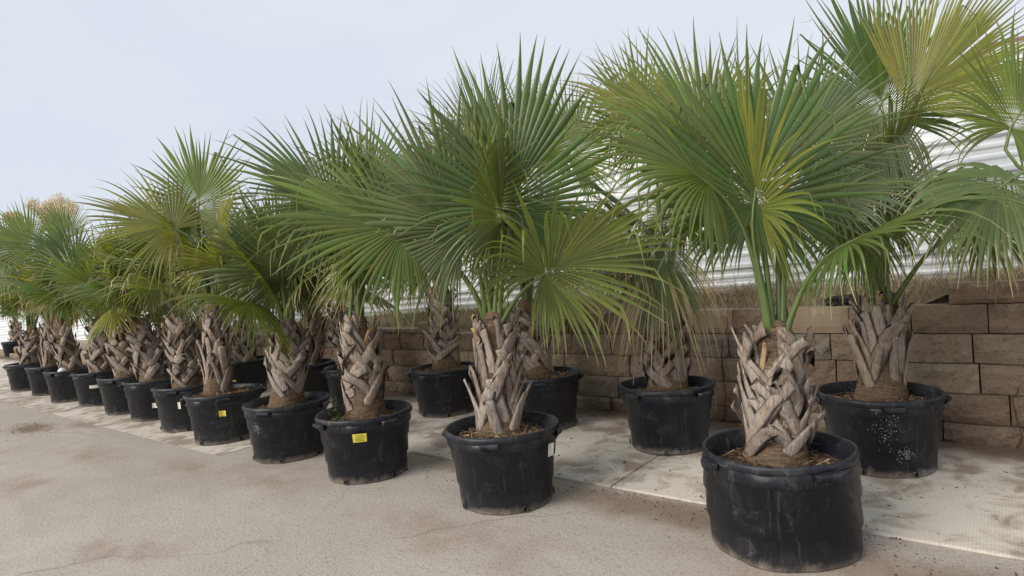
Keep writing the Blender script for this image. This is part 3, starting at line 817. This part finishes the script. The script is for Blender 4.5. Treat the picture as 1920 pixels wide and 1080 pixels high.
# ---- placement table: key, x(=-s), y, trunk bottom px, trunk top px
def soilpt(px, py, px0, py0, z):
    P = at_z(px, py, z); v = np.array([P[0] - px0, P[1] - py0]); L = np.linalg.norm(v)
    if L > .13: v *= .13 / L
    return np.array([px0 + v[0], py0 + v[1], z])
G_POT_F, G_POT_B = 'black nursery pots of the front row', 'black nursery pots of the back row by the wall'
G_PALM_F, G_PALM_B = 'fan palms of the front row', 'fan palms of the back row by the wall'
ORD = ['first', 'second', 'third', 'fourth', 'fifth', 'sixth', 'seventh', 'eighth', 'ninth', 'tenth', 'eleventh', 'twelfth', 'thirteenth']
FRONT = [
 dict(k='A', s=1.00, t=-2.12, b=(1450, 850), a=(1455, 622), rb=.352, flare=.022, wob=.010, soil=.385, seed=3, rot=.55,
      pl='scuffed black pot with wide buckled base standing alone at the end of the front row', tl='palm with crossing grey leaf bases in the scuffed pot with wide buckled base'),
 dict(k='D', s=2.67, t=-2.30, b=(935, 806), a=(925, 600), seed=4, rot=1.75, pl='front row black pot second from the buckled pot, straw and fibres over its soil', tl='palm with shaggy pale splintered trunk, second in front row from the buckled pot'),
 dict(k='G', s=4.01, t=-2.36, b=(690, 772), a=(668, 600), seed=5, rot=1.1, pl='front row black pot with square yellow written price card', tl='palm with bare fibrous collar in the pot with the square yellow card'),
 dict(k='H', s=5.13, t=-2.34, b=(537, 748), a=(540, 608), seed=6, rot=.2, pl='front row black pot with pale scuff, next to the square card pot', tl='palm with netted brown collar, beside the pot with the square card'),
 dict(k='I', s=6.34, t=-2.30, b=(410, 738), a=(400, 570), seed=7, rot=.8, pl='front row black pot filled to the brim with a crumpled yellow card', tl='tall slender palm in the brim full pot with the crumpled yellow card'),
 dict(k='J', s=7.35, t=-2.20, b=(345, 722), a=(335, 585), seed=8, rot=.4, pl='front row black pot with a white curled tag hanging at its rim'),
 dict(k='K', s=8.42, t=-2.12, b=(275, 712), a=(255, 600), seed=9, rot=.9),
 dict(k='L', s=9.32, t=-2.10, b=(233, 705), a=(222, 610), seed=10, rot=.3),
 dict(k='M', s=10.58, t=-2.02, b=(192, 697), a=(187, 600), seed=12, rot=.6, pl='front row black pot with a white rectangular sticker'),
 dict(k='N', s=11.54, t=-2.10, b=(140, 692), a=(112, 598), seed=13, rot=.1, pl='front row black pot with a white ball lying on its soil'),
 dict(k='O', s=12.92, t=-2.00, b=(97, 686), a=(95, 600), seed=14, rot=.5),
 dict(k='P', s=14.18, t=-2.00, b=(54, 680), a=(60, 615), seed=15, rot=.7, pl='last black pot at the far end of the front row', tl='short palm in the last pot at the far end of the front row'),
]
BACK = [
 dict(k='Z', s=-.85, t=-.72, b=None, a=None, seed=30, rot=.2, pl='black pot at the near end of the back row, beside the highest wall', tl='palm at the near end of the back row, beside the highest part of the wall'),
 dict(k='B', s=.74, t=-.72, b=(1657, 742), a=(1650, 565), seed=31, rot=1.62, pl='back row black pot with white lime splashes, beside the six course high wall', tl='tall palm with broad folded hanging frond in the lime splashed pot'),
 dict(k='C', s=2.18, t=-.84, b=(1255, 726), a=(1243, 560), seed=32, rot=.95, wob=.013, rt=.365, pl='back row black pot with wavy sagging rim', tl='palm with tan tipped hanging fronds in the wavy rimmed pot'),
 dict(k='E', s=3.50, t=-.70, b=(1003, 694), a=(985, 570), seed=33, rot=.3, pl='back row black pot filled to the brim, next to the wavy rimmed pot', tl='palm with dark crossing leaf bases, between the wavy rimmed pot and the mulch filled pot'),
 dict(k='F', s=4.85, t=-.62, b=(838, 690), a=(825, 535), seed=34, rot=.5, pl='back row black pot filled with dark mulch before the stepped wall top', tl='dark narrow trunked palm in front of the stepped wall top'),
 dict(k='Q', s=6.14, t=-.80, b=(655, 690), a=(640, 575), seed=35, rot=.5),
 dict(k='R', s=7.20, t=-.80, b=(586, 682), a=(590, 590), seed=36, rot=.5),
 dict(k='S', s=8.78, t=-.80, b=(466, 678), a=(460, 600), seed=37, rot=.5),
 dict(k='T', s=10.1, t=-.75, b=None, a=None, seed=38, rot=.5),
 dict(k='U', s=11.4, t=-.75, b=None, a=None, seed=39, rot=.2),
 dict(k='V', s=12.7, t=-.75, b=None, a=None, seed=40, rot=.4),
 dict(k='W', s=14.2, t=-.75, b=None, a=None, seed=41, rot=.4),
 dict(k='X', s=16.4, t=-1.0, b=None, a=None, seed=42, rot=.4),
]
YG = (.225, .225, .045); DG = (.085, .138, .035); MG = (.140, .185, .036); BG = (.140, .178, .066)
HERO = {
 'A': [dict(hub=(1413, 388), ang=84, R=.86, dz=-.05, col=DG, droop=.10, spread=2.9, cup=.12, split=.6, toward=.05, nup=.1),
       dict(hub=(1490, 300), ang=62, R=.80, dz=.25, col=BG, droop=.2, spread=2.2, toward=-.2),
       dict(hub=(1330, 345), ang=150, R=.72, dz=-.1, col=MG, droop=.95, spread=2.6, toward=.3, kink=.2, nup=.7),
       dict(hub=(1545, 372), ang=15, R=.46, dz=.15, col=BG, droop=1.0, spread=2.6, toward=.3, kink=.2, nup=.8),
       dict(hub=(1340, 300), ang=120, R=.78, dz=.3, col=MG, droop=.25, spread=2.4, toward=-.1)],
 'B': [dict(hub=(1660, 225), ang=102, R=.92, dz=.05, col=DG, droop=.06, spread=1.9, cup=.1, split=.6, toward=0),
       dict(hub=(1693, 205), ang=50, R=.92, dz=-.10, col=YG, droop=.12, spread=1.15, cup=.1, split=.62, toward=.15, mess=.05),
       dict(hub=(1690, 340), ang=-12, R=.88, dz=-.5, col=(.16, .20, .075), droop=1.7, spread=1.15, split=.66, toward=.45, nup=1.2, dead=.16, mess=.04, kink=.0),
       dict(hub=(1655, 190), ang=235, R=.80, dz=-.15, col=BG, droop=1.6, spread=1.1, toward=.4, nup=.9, split=.6),
       dict(hub=(1620, 400), ang=250, R=.60, dz=-.15, col=MG, droop=1.2, spread=1.6, toward=.4, nup=.8)],
 'C': [dict(hub=(1255, 225), ang=168, R=.82, dz=-.1, col=YG, droop=.35, spread=2.4, dead=.14, toward=.25, nup=.5),
       dict(hub=(1240, 440), ang=262, R=1.0, dz=-.2, col=(.095, .135, .045), droop=1.3, spread=1.15, dead=.45, toward=.2, nup=.4, split=.45),
       dict(hub=(1180, 440), ang=182, R=.78, dz=-.15, col=(.12, .15, .045), droop=.9, spread=2.1, dead=.25, toward=.35, nup=.7),
       dict(hub=(1215, 262), ang=108, R=.80, dz=.15, col=MG, droop=.12, spread=2.2, dead=.10, toward=0),
       dict(hub=(1320, 272), ang=74, R=.80, dz=.2, col=YG, droop=.2, spread=2.2, dead=.1, toward=0)],
 'D': [dict(hub=(957, 395), ang=88, R=.98, dz=-.08, col=DG, droop=.07, spread=2.7, cup=.1, split=.6, toward=.02, nup=.1),
       dict(hub=(868, 440), ang=126, R=.96, dz=-.05, col=BG, droop=.18, spread=2.4, cup=.1, split=.58, toward=.1),
       dict(hub=(758, 437), ang=160, R=.86, dz=-.10, col=MG, droop=.45, spread=2.8, toward=.3, nup=.5),
       dict(hub=(915, 330), ang=98, R=.72, dz=.1, col=(.11, .155, .07), droop=.5, spread=.9, toward=.0)],
 'I': [dict(hub=(372, 395), ang=86, R=.78, dz=-.05, col=MG, droop=.1, spread=2.7, split=.6, toward=.02, nup=.1),
       dict(hub=(330, 430), ang=160, R=.85, dz=-.2, col=YG, droop=.5, spread=2.3, toward=.3, nup=.6)],
 'G': [dict(hub=(640, 395), ang=150, R=.90, dz=-.1, col=(.11, .15, .04), droop=.4, spread=2.4, toward=.25, nup=.5),
       dict(hub=(690, 380), ang=100, R=.72, dz=.1, col=MG, droop=.1, spread=2.3)],
 'E': [dict(hub=(1065, 300), ang=72, R=.86, dz=.1, col=MG, droop=.12, spread=2.3, toward=0), dict(hub=(1005, 300), ang=110, R=.80, dz=.25, col=YG, droop=.12, spread=2.2, toward=0, dead=.12)],
 'F': [dict(hub=(845, 340), ang=85, R=.88, dz=.1, col=YG, droop=.12, spread=2.2, toward=0, dead=.14), dict(hub=(790, 390), ang=140, R=.8, dz=.0, col=MG, droop=.3, spread=2.4, toward=.1)],
 'O': [dict(hub=(62, 468), ang=122, R=.86, dz=-.2, col=(.15, .20, .045), droop=.2, spread=2.3, toward=.1), dict(hub=(20, 470), ang=165, R=.8, dz=-.2, col=MG, droop=.5, spread=2.5, toward=.2, nup=.5)],
 'P': [dict(hub=(22, 478), ang=118, R=.86, dz=0, col=BG, droop=.2, spread=2.4), dict(hub=(8, 520), ang=190, R=.8, dz=-.2, col=MG, droop=.7, spread=2.6, toward=.3, nup=.6)],
 'N': [dict(hub=(146, 488), ang=155, R=.80, dz=-.3, col=DG, droop=.35, spread=2.7, toward=.3, nup=.4),
       dict(hub=(128, 448), ang=128, R=.68, dz=-.1, col=(.15, .20, .04), droop=.15, spread=1.7, toward=.1)],
 'Z': [dict(hub=(1892, 338), ang=215, R=.58, dz=-.3, col=(.10, .14, .04), droop=1.5, spread=2.8, toward=.3, nup=.9, dead=.14),
       dict(hub=(1895, 240), ang=62, R=.62, dz=.3, col=MG, droop=.3, spread=2.3)],
}
CAMAZ = math.atan2(CAM[1] + 1.5, CAM[0] + 1.5)
pots, palms = {}, {}
def build(entry, i, front):
    k = entry['k']; x, y = -entry['s'], entry['t']
    z0 = PAD_Z if (not front) else (.010 if entry['s'] > 6 else .0)
    o_ = ORD[i if front else i]
    pl = entry.get('pl') or ('black pot, %s in the front row counting from the buckled pot' % ORD[i] if front else 'black pot by the wall, %s in back row from lime splashed pot' % ORD[i - 1])
    tl = entry.get('tl') or ('fan palm, %s in the front row counting from the buckled pot' % ORD[i] if front else 'fan palm by the wall, %s in back row from the lime splashed pot' % ORD[i - 1])
    det = 2 if i < 6 else (1 if i < 9 else 0)
    sz = entry.get('soil', .425 if k in 'IEF' else .405)
    if k in 'IEF': sz = .45
    pots[k] = make_pot(k, x, y, z0, pl, G_POT_F if front else G_POT_B, entry['seed'], rt=entry.get('rt', .37), rb=entry.get('rb', .302), flare=entry.get('flare', 0), wob=entry.get('wob', .005), rotz=entry['rot'], detail=det, straw=.65 if k in 'DBH' else .3, soil_z=sz)
    zs = z0 + sz
    if entry['b']:
        base = soilpt(*entry['b'], x, y, zs); top = at_depth(*entry['a'], depth_of(base) + .0)
    else:
        base = np.array([x + random.uniform(-.04, .04), y, zs]); top = base + np.array([random.uniform(-.05, .05), random.uniform(-.05, .05), random.uniform(.62, .78)])
    hero = HERO.get(k, ())
    near = i < 4
    nf = (4 if len(hero) > 3 else 9 - len(hero)) if i < 7 else 9 - len(hero)
    if k == 'Z': nf = 3
    if k == 'A': nf = 2
    palms[k] = make_palm(k, base, top, tl, G_PALM_F if front else G_PALM_B, 100 + entry['seed'], Rtr=.130 if k != 'I' else .115, nf=nf, Rb=(.80 if i < 4 else .77) if k != 'P' else .72, nseg=64 if i < 7 else 50, heroes=hero,
                         steep=k in 'DIBOR', collar=.15 if k in 'BGH' else .03, nboot=54 if i < 7 else 40, gbias=[0, 3, 1, 2, 5, 4][entry['seed'] % 6], dry=.13 if k in 'CEFJR' else .085, threads=10 if near else 4,
                         avoid=(CAMAZ, .9) if len(hero) > 1 else None, tall=1.0 if (i < 3 and not front) or i < 2 else .84 if i < 8 else .92)
for i, e in enumerate(FRONT): build(e, i, True)
for i, e in enumerate(BACK): build(e, i, False)

# far pot standing away behind the row's end
P = at_z(32, 668, .02)
e = dict(k='Y', s=-float(P[0]), t=float(P[1]), b=None, a=None, seed=44, rot=.3, pl='distant black pot with a hanging strap by the fence, past the end of the rows', tl='distant palm with pale wrapped trunk by the fence, past the end of the rows')
build(e, 12, False)

# ------------------------------------------------------------------ cards, tags and small things
def card_on_pot(key, px, py, w, h, mat, name, lines=0, curl=0.0):
    """a thin card bent round the pot wall where the ray through the pixel meets it"""
    root = pots[key]; c = np.array(root.location)
    r = ray(px, py); rad = .30
    best = None
    for _ in range(4):
        a = r[0] ** 2 + r[1] ** 2; dx, dy = CAM[0] - c[0], CAM[1] - c[1]; b = 2 * (r[0] * dx + r[1] * dy); cc = dx * dx + dy * dy - rad * rad
        D = b * b - 4 * a * cc
        if D < 0: tt = -b / (2 * a)
        else: tt = (-b - math.sqrt(D)) / (2 * a)
        P = CAM + r * tt; z = P[2] - c[2]; rad = .302 + .068 * max(0, min(1, z / .47)) + .012
    ang = math.atan2(P[1] - c[1], P[0] - c[0]) - root.rotation_euler[2]
    V, Fc = [], []
    nx = 6
    for j in range(2):
        for i in range(nx + 1):
            u = i / nx - .5; zz = z + (j - .5) * h
            rr = rad + .004 + curl * .25 * max(0, u + .1) ** 2 + (j - .5) * h * .13
            V.append((rr * math.cos(ang + u * w / rad), rr * math.sin(ang + u * w / rad), zz))
    Fc = [(i, i + 1, nx + 2 + i, nx + 1 + i) for i in range(nx)]
    o = obj(name, pymesh(name, V, Fc), mat, root)
    md = o.modifiers.new('thick', 'SOLIDIFY'); md.thickness = .0012; md.offset = 1
    if lines:
        Vv, Qq = [], []
        for li in range(lines):
            zc = z + h * (.30 - .62 * li / max(1, lines - 1)); u = -.36 + .1 * random.random(); end = .36 - .12 * random.random()
            while u < end:
                wv = random.uniform(.015, .035); hh_ = h * random.uniform(.03, .06); b = len(Vv); zj = zc + random.uniform(-.02, .02) * h; sl_ = random.uniform(-.01, .02)
                for uu, zq in ((u, -hh_), (u + wv, -hh_), (u + wv + sl_, hh_), (u + sl_, hh_)):
                    rr = rad + .0068 + curl * .25 * max(0, uu + .1) ** 2 + (zj + zq - z) * .13
                    Vv.append((rr * math.cos(ang + uu * w / rad), rr * math.sin(ang + uu * w / rad), zj + zq))
                Qq.append((b, b + 1, b + 2, b + 3)); u += wv + random.uniform(.006, .03)
        obj('handwriting', pymesh('handwriting', Vv, Qq), M['ink'], o)
    return o
card_on_pot('G', 674.5, 821, .098, .062, M['yellow'], 'price_card', 4)
card_on_pot('I', 417, 775, .06, .055, M['yellow'], 'price_card', 3, .25)
card_on_pot('S', 440, 714, .045, .026, M['yellow'], 'price_card', 0, .2)
card_on_pot('D', 1031, 843, .045, .08, M['paper'], 'price_card', 0, .1)
card_on_pot('J', 337, 760, .035, .075, M['paper'], 'price_card', 0, .4)
card_on_pot('K', 290, 760, .05, .06, M['paper'], 'price_card', 0, .3)
card_on_pot('M', 176, 725, .11, .045, M['paper'], 'price_card')
card_on_pot('C', 1346, 757, .04, .11, M['paper'], 'price_card')
Pn = at_z(97, 697, .47)
bm = bmesh.new(); bmesh.ops.create_uvsphere(bm, u_segments=20, v_segments=12, radius=.062)
for v in bm.verts: v.co *= 1 + .04 * mnoise.noise(v.co * 20)
tag(obj('ball', bm_mesh('ball', bm, True), M['white'], None, (-11.54 + .13, -2.10 - .17, .01 + .405 + .062)), 'white ball lying on the soil of a front row pot', 'ball')

def splashes(key, clusters, n, col, seed, name, smax=.006, stretch=1.0):
    root = pots[key]; c = np.array(root.location); r0 = np.random.default_rng(seed); V, Q, C = [], [], []
    for px, py, sw, sh in clusters:
        r = ray(px, py); rad = .34
        for _ in range(4):
            a = r[0] ** 2 + r[1] ** 2; dx, dy = CAM[0] - c[0], CAM[1] - c[1]; b = 2 * (r[0] * dx + r[1] * dy); D = max(0, b * b - 4 * a * (dx * dx + dy * dy - rad * rad))
            P = CAM + r * ((-b - math.sqrt(D)) / (2 * a)); z = P[2] - c[2]; rad = .302 + .068 * max(0, min(1, z / .47)) + .008
        a0 = math.atan2(P[1] - c[1], P[0] - c[0]) - root.rotation_euler[2]
        for i in range(n):
            aa = a0 + r0.normal(0, sw) / rad; zz = z + r0.normal(0, sh)
            if not .02 < zz < .44: continue
            rr = .302 + .068 * zz / .47 + .0165; sz = smax * r0.uniform(.15, 1) ** 1.5; b = len(V); ph = r0.uniform(0, 6.28)
            for q in range(4):
                an = ph + q * math.pi / 2; u = math.cos(an) * sz * r0.uniform(.5, 1.2) * stretch; w = math.sin(an) * sz * r0.uniform(.5, 1.2)
                V.append(((rr + .13 * w) * math.cos(aa + u / rr), (rr + .13 * w) * math.sin(aa + u / rr), zz + w))
            Q.append((b, b + 1, b + 2, b + 3)); C += [np.array(col) * r0.uniform(.4, 1.2)] * 4
    o = obj(name, npmesh(name, V, Q, False, np.array(C)), M['litter'], root); o['kind'] = 'stuff'
splashes('B', [(1658, 800, .035, .07), (1698, 852, .028, .022), (1735, 885, .05, .012)], 170, (.33, .32, .30), 5, 'lime_splash', .0045)
splashes('H', [(482, 803, .020, .025)], 150, (.20, .20, .21), 6, 'scuff', .006)
splashes('C', [(1245, 848, .09, .012)], 220, (.34, .32, .30), 7, 'dried_mud', .005)
splashes('I', [(398, 793, .03, .012)], 40, (.30, .31, .33), 8, 'scuff', .004, .4)
# black clod on top of the wall, dry weeds, sprig
def rock(name, c, s, seed, mat):
    bm = bmesh.new(); bmesh.ops.create_icosphere(bm, subdivisions=3, radius=1)
    for v in bm.verts:
        v.co *= 1 + .45 * mnoise.noise(v.co * 2.2 + Vector((seed, 0, 0))) + .22 * mnoise.noise(v.co * 6)
        v.co.x *= s[0]; v.co.y *= s[1]; v.co.z *= s[2]
    return obj(name, bm_mesh(name, bm), mat, None, c)
Pc = at_y(1592, 574, .30)
tag(rock('mulch_clod', (Pc[0], .30, wall_top(-Pc[0]) + .02), (.17, .11, .055), 4, M['lump']), 'black clod of mulch lying on the wall top beside pale tan blocks', 'clod')

def grass_mesh(n, fx, hmin, hmax, cols, seed, bend=.6, w=.0028):
    r0 = np.random.default_rng(seed); V, Q, C = [], [], []
    for i in range(n):
        x, y, z = fx(r0); Hh = r0.uniform(hmin, hmax); a = r0.uniform(0, 6.283); d = np.array([r0.normal(0, .35), r0.normal(0, .35), 1.0]); d /= np.linalg.norm(d)
        p = np.array([x, y, z]); sv = np.array([math.cos(a), math.sin(a), 0]) * w; k = 4; b = len(V); c = np.array(cols[r0.integers(len(cols))]) * r0.uniform(.7, 1.25)
        bd = np.array([r0.normal(0, bend), r0.normal(0, bend), -.25 * bend])
        for j in range(k):
            ww = 1 - j / (k - .6)
            V += [p - sv * ww, p + sv * ww]; C += [c, c]
            if j < k - 1: Q.append((b + 2 * j, b + 2 * j + 1, b + 2 * j + 3, b + 2 * j + 2))
            d = norm(d + bd * .45); p = p + d * Hh / (k - 1)
    return npmesh('grass', V, Q, False, np.array(C))
def fx_band(s0, s1, y0, y1):
    def f(r0):
        for _ in range(20):
            s = r0.uniform(s0, s1); y = r0.uniform(y0, y1)
            if mnoise.noise((s * 1.7, y * 2.5, 4)) > r0.uniform(-.55, .35): break
        ff = min(1, max(0, (y - .2) / .75)); z0 = min(wall_top(s - .3), wall_top(s), wall_top(s + .3)) - .035
        return -s, y, z0 * (1 - ff) + (fence_bottom(s) + .012) * ff - .005
    return f
TANS = [(.46, .37, .23), (.38, .30, .19), (.54, .45, .29), (.30, .24, .15)]
GRN = [(.22, .25, .07), (.32, .30, .10), (.17, .20, .06), (.40, .33, .16)]
go = obj('dry_grass', grass_mesh(15000, fx_band(-1.5, 4.3, .22, .97), .05, .19, TANS, 1, .75), M['grass']); tag(go, 'matted dry tan grass on the terrace above the higher wall', 'grass', kind='stuff')
go = obj('green_grass', grass_mesh(14000, fx_band(3.6, 16, .22, .98), .04, .13, GRN, 2, .5), M['grass']); tag(go, 'low yellow green grass on the terrace above the lower stepped wall', 'grass', kind='stuff')
def dry_shrub(px, y, h, seed):
    P = at_y(px, 560, y); s = -P[0]; ff = min(1, max(0, (y - .2) / .75)); z = (wall_top(s) - .035) * (1 - ff) + fence_bottom(s) * ff
    r0 = np.random.default_rng(seed); V, Q, C = [], [], []
    for i in range(260):
        d = norm(r0.normal(0, 1, 3) * [1, .7, .6] + [0, 0, .55]); p = np.array([0, 0, 0.0]); L = h * r0.uniform(.5, 1.25); k = 7; sv = norm(np.cross(d, r0.normal(0, 1, 3))) * .0022; b = len(V)
        c = np.array(TANS[r0.integers(4)]) * r0.uniform(.6, 1.1)
        for j in range(k):
            V += [p - sv, p + sv]; C += [c, c]
            if j < k - 1: Q.append((b + 2 * j, b + 2 * j + 1, b + 2 * j + 3, b + 2 * j + 2))
            d = norm(d + r0.normal(0, .35, 3) + DOWN * .12); p = p + d * L / k
    o = obj('dry_shrub', npmesh('dry_shrub', V, Q, False, np.array(C)), M['grass'], None, (P[0], y, z))
    return o
tag(dry_shrub(1310, .62, .34, 1), 'tangled leafless tan shrub on the terrace behind the wavy rimmed pot', 'shrub', 'leafless shrubs on the terrace')
tag(dry_shrub(1385, .70, .30, 2), 'tangled leafless tan shrub on the terrace behind the buckled pot palm', 'shrub', 'leafless shrubs on the terrace')
tag(dry_shrub(1490, .72, .36, 3), 'tangled leafless tan shrub on the terrace beside the pale tan blocks', 'shrub', 'leafless shrubs on the terrace')
tag(dry_shrub(1085, .66, .16, 4), 'low leafless tan shrub on the terrace behind the hollow cored blocks', 'shrub', 'leafless shrubs on the terrace')
# creeping dry vine stems on the wall face
for px, y0, y1, lab in ((1906, 690, 842, 'thin dry vine stem climbing the six course high wall'), (1358, 560, 792, 'thin dry vine stem climbing the wall beside the wavy rimmed pot')):
    path = []
    for u in np.linspace(0, 1, 14):
        Pp = at_y(px, y1 + (y0 - y1) * u, -.012); path.append((Pp[0] + .02 * math.sin(u * 9) + .012 * random.uniform(-1, 1), -.020 + .012 * 5 * u * .9 - .004, max(.02, Pp[2])))
    V, Q = tube_data(path, np.linspace(.005, .003, 14), 5)
    tag(obj('vine_stem', npmesh('vine_stem', V, Q), M['vine']), lab, 'vine')
# green sprig in the square-card pot
r0 = np.random.default_rng(77); V, Q, C = [], [], []
bp = np.array([-4.01 + .06 - .20, -2.36 - .12, .415])
for i in range(9):
    d = norm(r0.normal(0, .6, 3) + [-.35, -.1, 1.1]); p = bp + r0.normal(0, .02, 3) * [1, 1, 0]; k = 9; L = r0.uniform(.10, .22)
    for j in range(k):
        sv = norm(np.cross(d, [.3, .5, .2])) * .0018; q2 = p + d * L / k; b = len(V)
        V += [p - sv, p + sv, q2 + sv, q2 - sv]; Q.append((b, b + 1, b + 2, b + 3)); C += [np.array((.16, .17, .07))] * 4
        for sg in (-1, 1):
            ld = norm(r0.normal(0, 1, 3)) * r0.uniform(.008, .016); lw = norm(np.cross(ld, r0.normal(0, 1, 3))) * .005; b = len(V)
            V += [q2, q2 + ld * .5 + lw, q2 + ld, q2 + ld * .5 - lw]; Q.append((b, b + 1, b + 2, b + 3)); C += [np.array((.07, .12, .035)) * r0.uniform(.7, 1.3)] * 4
        d = norm(d + r0.normal(0, .2, 3) + DOWN * .05); p = q2
tag(obj('weed', npmesh('weed', V, Q, False, np.array(C)), M['grass']), 'small leafy green weed growing in the pot with the square yellow card', 'weed')

# loose crumbs of soil, bark and straw on the paving
def crumbs(n, areas, seed):
    r0 = np.random.default_rng(seed); V, Q, C = [], [], []
    for i in range(n):
        x, y, rx, ry, z = areas[r0.integers(len(areas))]
        px, py = r0.normal(x, rx), r0.normal(y, ry); sz = r0.uniform(.002, .0065) * (1 if r0.random() < .95 else 1.8)
        p = np.array([px, py, (PAD_Z if py > -1.85 else z) + sz * .3]); b = len(V)
        o = r0.normal(0, 1, (4, 3)) * sz; o[:, 2] = np.abs(o[:, 2]) * .6
        V += [p + o[0] * [1, 1, 0], p + o[1] * [1, 1, 0], p + o[2] * [1, 1, 0], p + np.array([0, 0, sz])]
        Q += [(b, b + 1, b + 3), (b + 1, b + 2, b + 3), (b + 2, b, b + 3)]
        C += [np.array((.17, .115, .078)) * r0.uniform(.4, 1.7)] * 4
    return npmesh('crumbs', V, Q, False, np.array(C))
ar = [(.3, -2.1, 1.2, .12, 0), (-1.7, -1.98, .8, .12, 0), (-5.75, -2.15, .22, .10, 0), (-9.6, -3.15, .35, .12, 0), (-10.3, -3.5, .5, .12, 0), (-3.0, -.10, 2.6, .06, 0), (.6, -.10, 1.0, .07, 0), (-1.5, -1.2, 1.5, .4, 0), (-3.2, -2.0, .8, .15, 0)]
tag(obj('loose_soil', crumbs(4200, ar, 9), M['litter']), 'brown crumbs of soil and bark scattered along the concrete edge and wall foot', 'soil', kind='stuff')

# ------------------------------------------------------------------ far background
# low shop building with window band beyond the fence's far end
C0 = at_depth(-60, 600, 36.0)
shop = obj('shop_building', None); shop.location = (C0[0], C0[1], 0)
tag(shop, 'low building with a band of framed windows seen over the far end of the fence', 'building')
yaw = math.atan2(AX[1], AX[0])
shop.rotation_euler = (0, 0, yaw)
obj('wall', box_mesh('wall', (0, 3.05, 1.7), (13, 6, 3.4), .02), M['stucco'], shop)
obj('roof', box_mesh('roof', (0, 3.0, 3.5), (13.5, 6.6, .22), .02), M['brown'], shop)
for k in range(9):
    wx = -5.6 + 1.4 * k
    w = obj('window', box_mesh('window', (wx, .03, 2.0), (1.3, .06, 1.7), .01), M['frame'], shop)
    for q in (-1, 1): obj('pane', box_mesh('pane', (wx + q * .31, -.008, 2.0), (.56, .03, 1.58)), M['glass'], w)
# building with brown fascia behind the near end of the fence
Cb = at_y(1889, 100, 4.6)
hall = obj('hall_building', None); hall.location = (Cb[0], 4.6, 0)
tag(hall, 'hall with brown roof edge rising behind the fence at the high end of the wall', 'building')
zt = Cb[2]
obj('wall', box_mesh('wall', (4.5, 3.1, zt / 2 - .1), (9, 6, zt - .2), .01), M['stucco'], hall)
obj('roof', box_mesh('roof', (4.5, 3.0, zt + .02), (9.5, 6.6, .16), .01), M['brown'], hall)
# tree with tan dry crown
def tan_tree(px, py, dep, rad, seed, label, hgt):
    P = at_depth(px, py, dep); r0 = np.random.default_rng(seed)
    root = obj('dry_tree', None); root.location = (P[0], P[1], 0); tag(root, label, 'tree', 'dry crowned trees beyond the fence')
    zc = P[2]
    path = [(0, 0, 0), (.05, .02, zc * .35), (-.05, .05, zc * .62), (0, 0, zc)]
    V, Q = tube_data(path, [.16, .12, .09, .03], 8); tr = obj('trunk', npmesh('trunk', V, Q), M['bark'], root)
    Vs, Qs, C = [], [], []
    cl = [np.array([0, 0, zc]) + r0.normal(0, 1, 3) * rad * [.6, .5, .30] for _ in range(16)]
    for c in cl:
        lp = [(0, 0, zc * .6), tuple((c + np.array([0, 0, zc * .6])) / 2 + r0.normal(0, .1, 3)), tuple(c)]
        V, Q = tube_data(lp, [.06, .04, .015], 5); obj('limb', npmesh('limb', V, Q), M['bark'], tr)
        for i in range(260):
            p = c + norm(r0.normal(0, 1, 3)) * rad * .42 * r0.random() ** .45; a = norm(r0.normal(0, 1, 3)) * .11; b_ = norm(np.cross(a, r0.normal(0, 1, 3))) * .016; b = len(Vs)
            Vs += [p - a, p + b_, p + a, p - b_]; Qs.append((b, b + 1, b + 2, b + 3)); C += [np.array((.74, .62, .43)) * r0.uniform(.75, 1.15)] * 4
    obj('crown', npmesh('crown', Vs, Qs, False, np.array(C)), M['tanleaf'], root)
tan_tree(104, 396, 33, 1.0, 3, 'broad tan dry crowned tree rising above the far palms', 6)
tan_tree(30, 412, 34, .5, 4, 'small tan dry crowned tree beside the broader one', 6)
# overhead wire
A_ = at_depth(-420, 338, 38); B_ = at_depth(900, 470, 38)
path = [A_ + (B_ - A_) * u + AZ * (-1.2 * 4 * u * (1 - u)) for u in np.linspace(0, 1, 25)]
V, Q = tube_data(path, [.014] * 25, 5)
tag(obj('overhead_wire', npmesh('overhead_wire', V, Q), M['wire']), 'thin dark overhead wire crossing the sky past the dry crowned trees', 'wire')
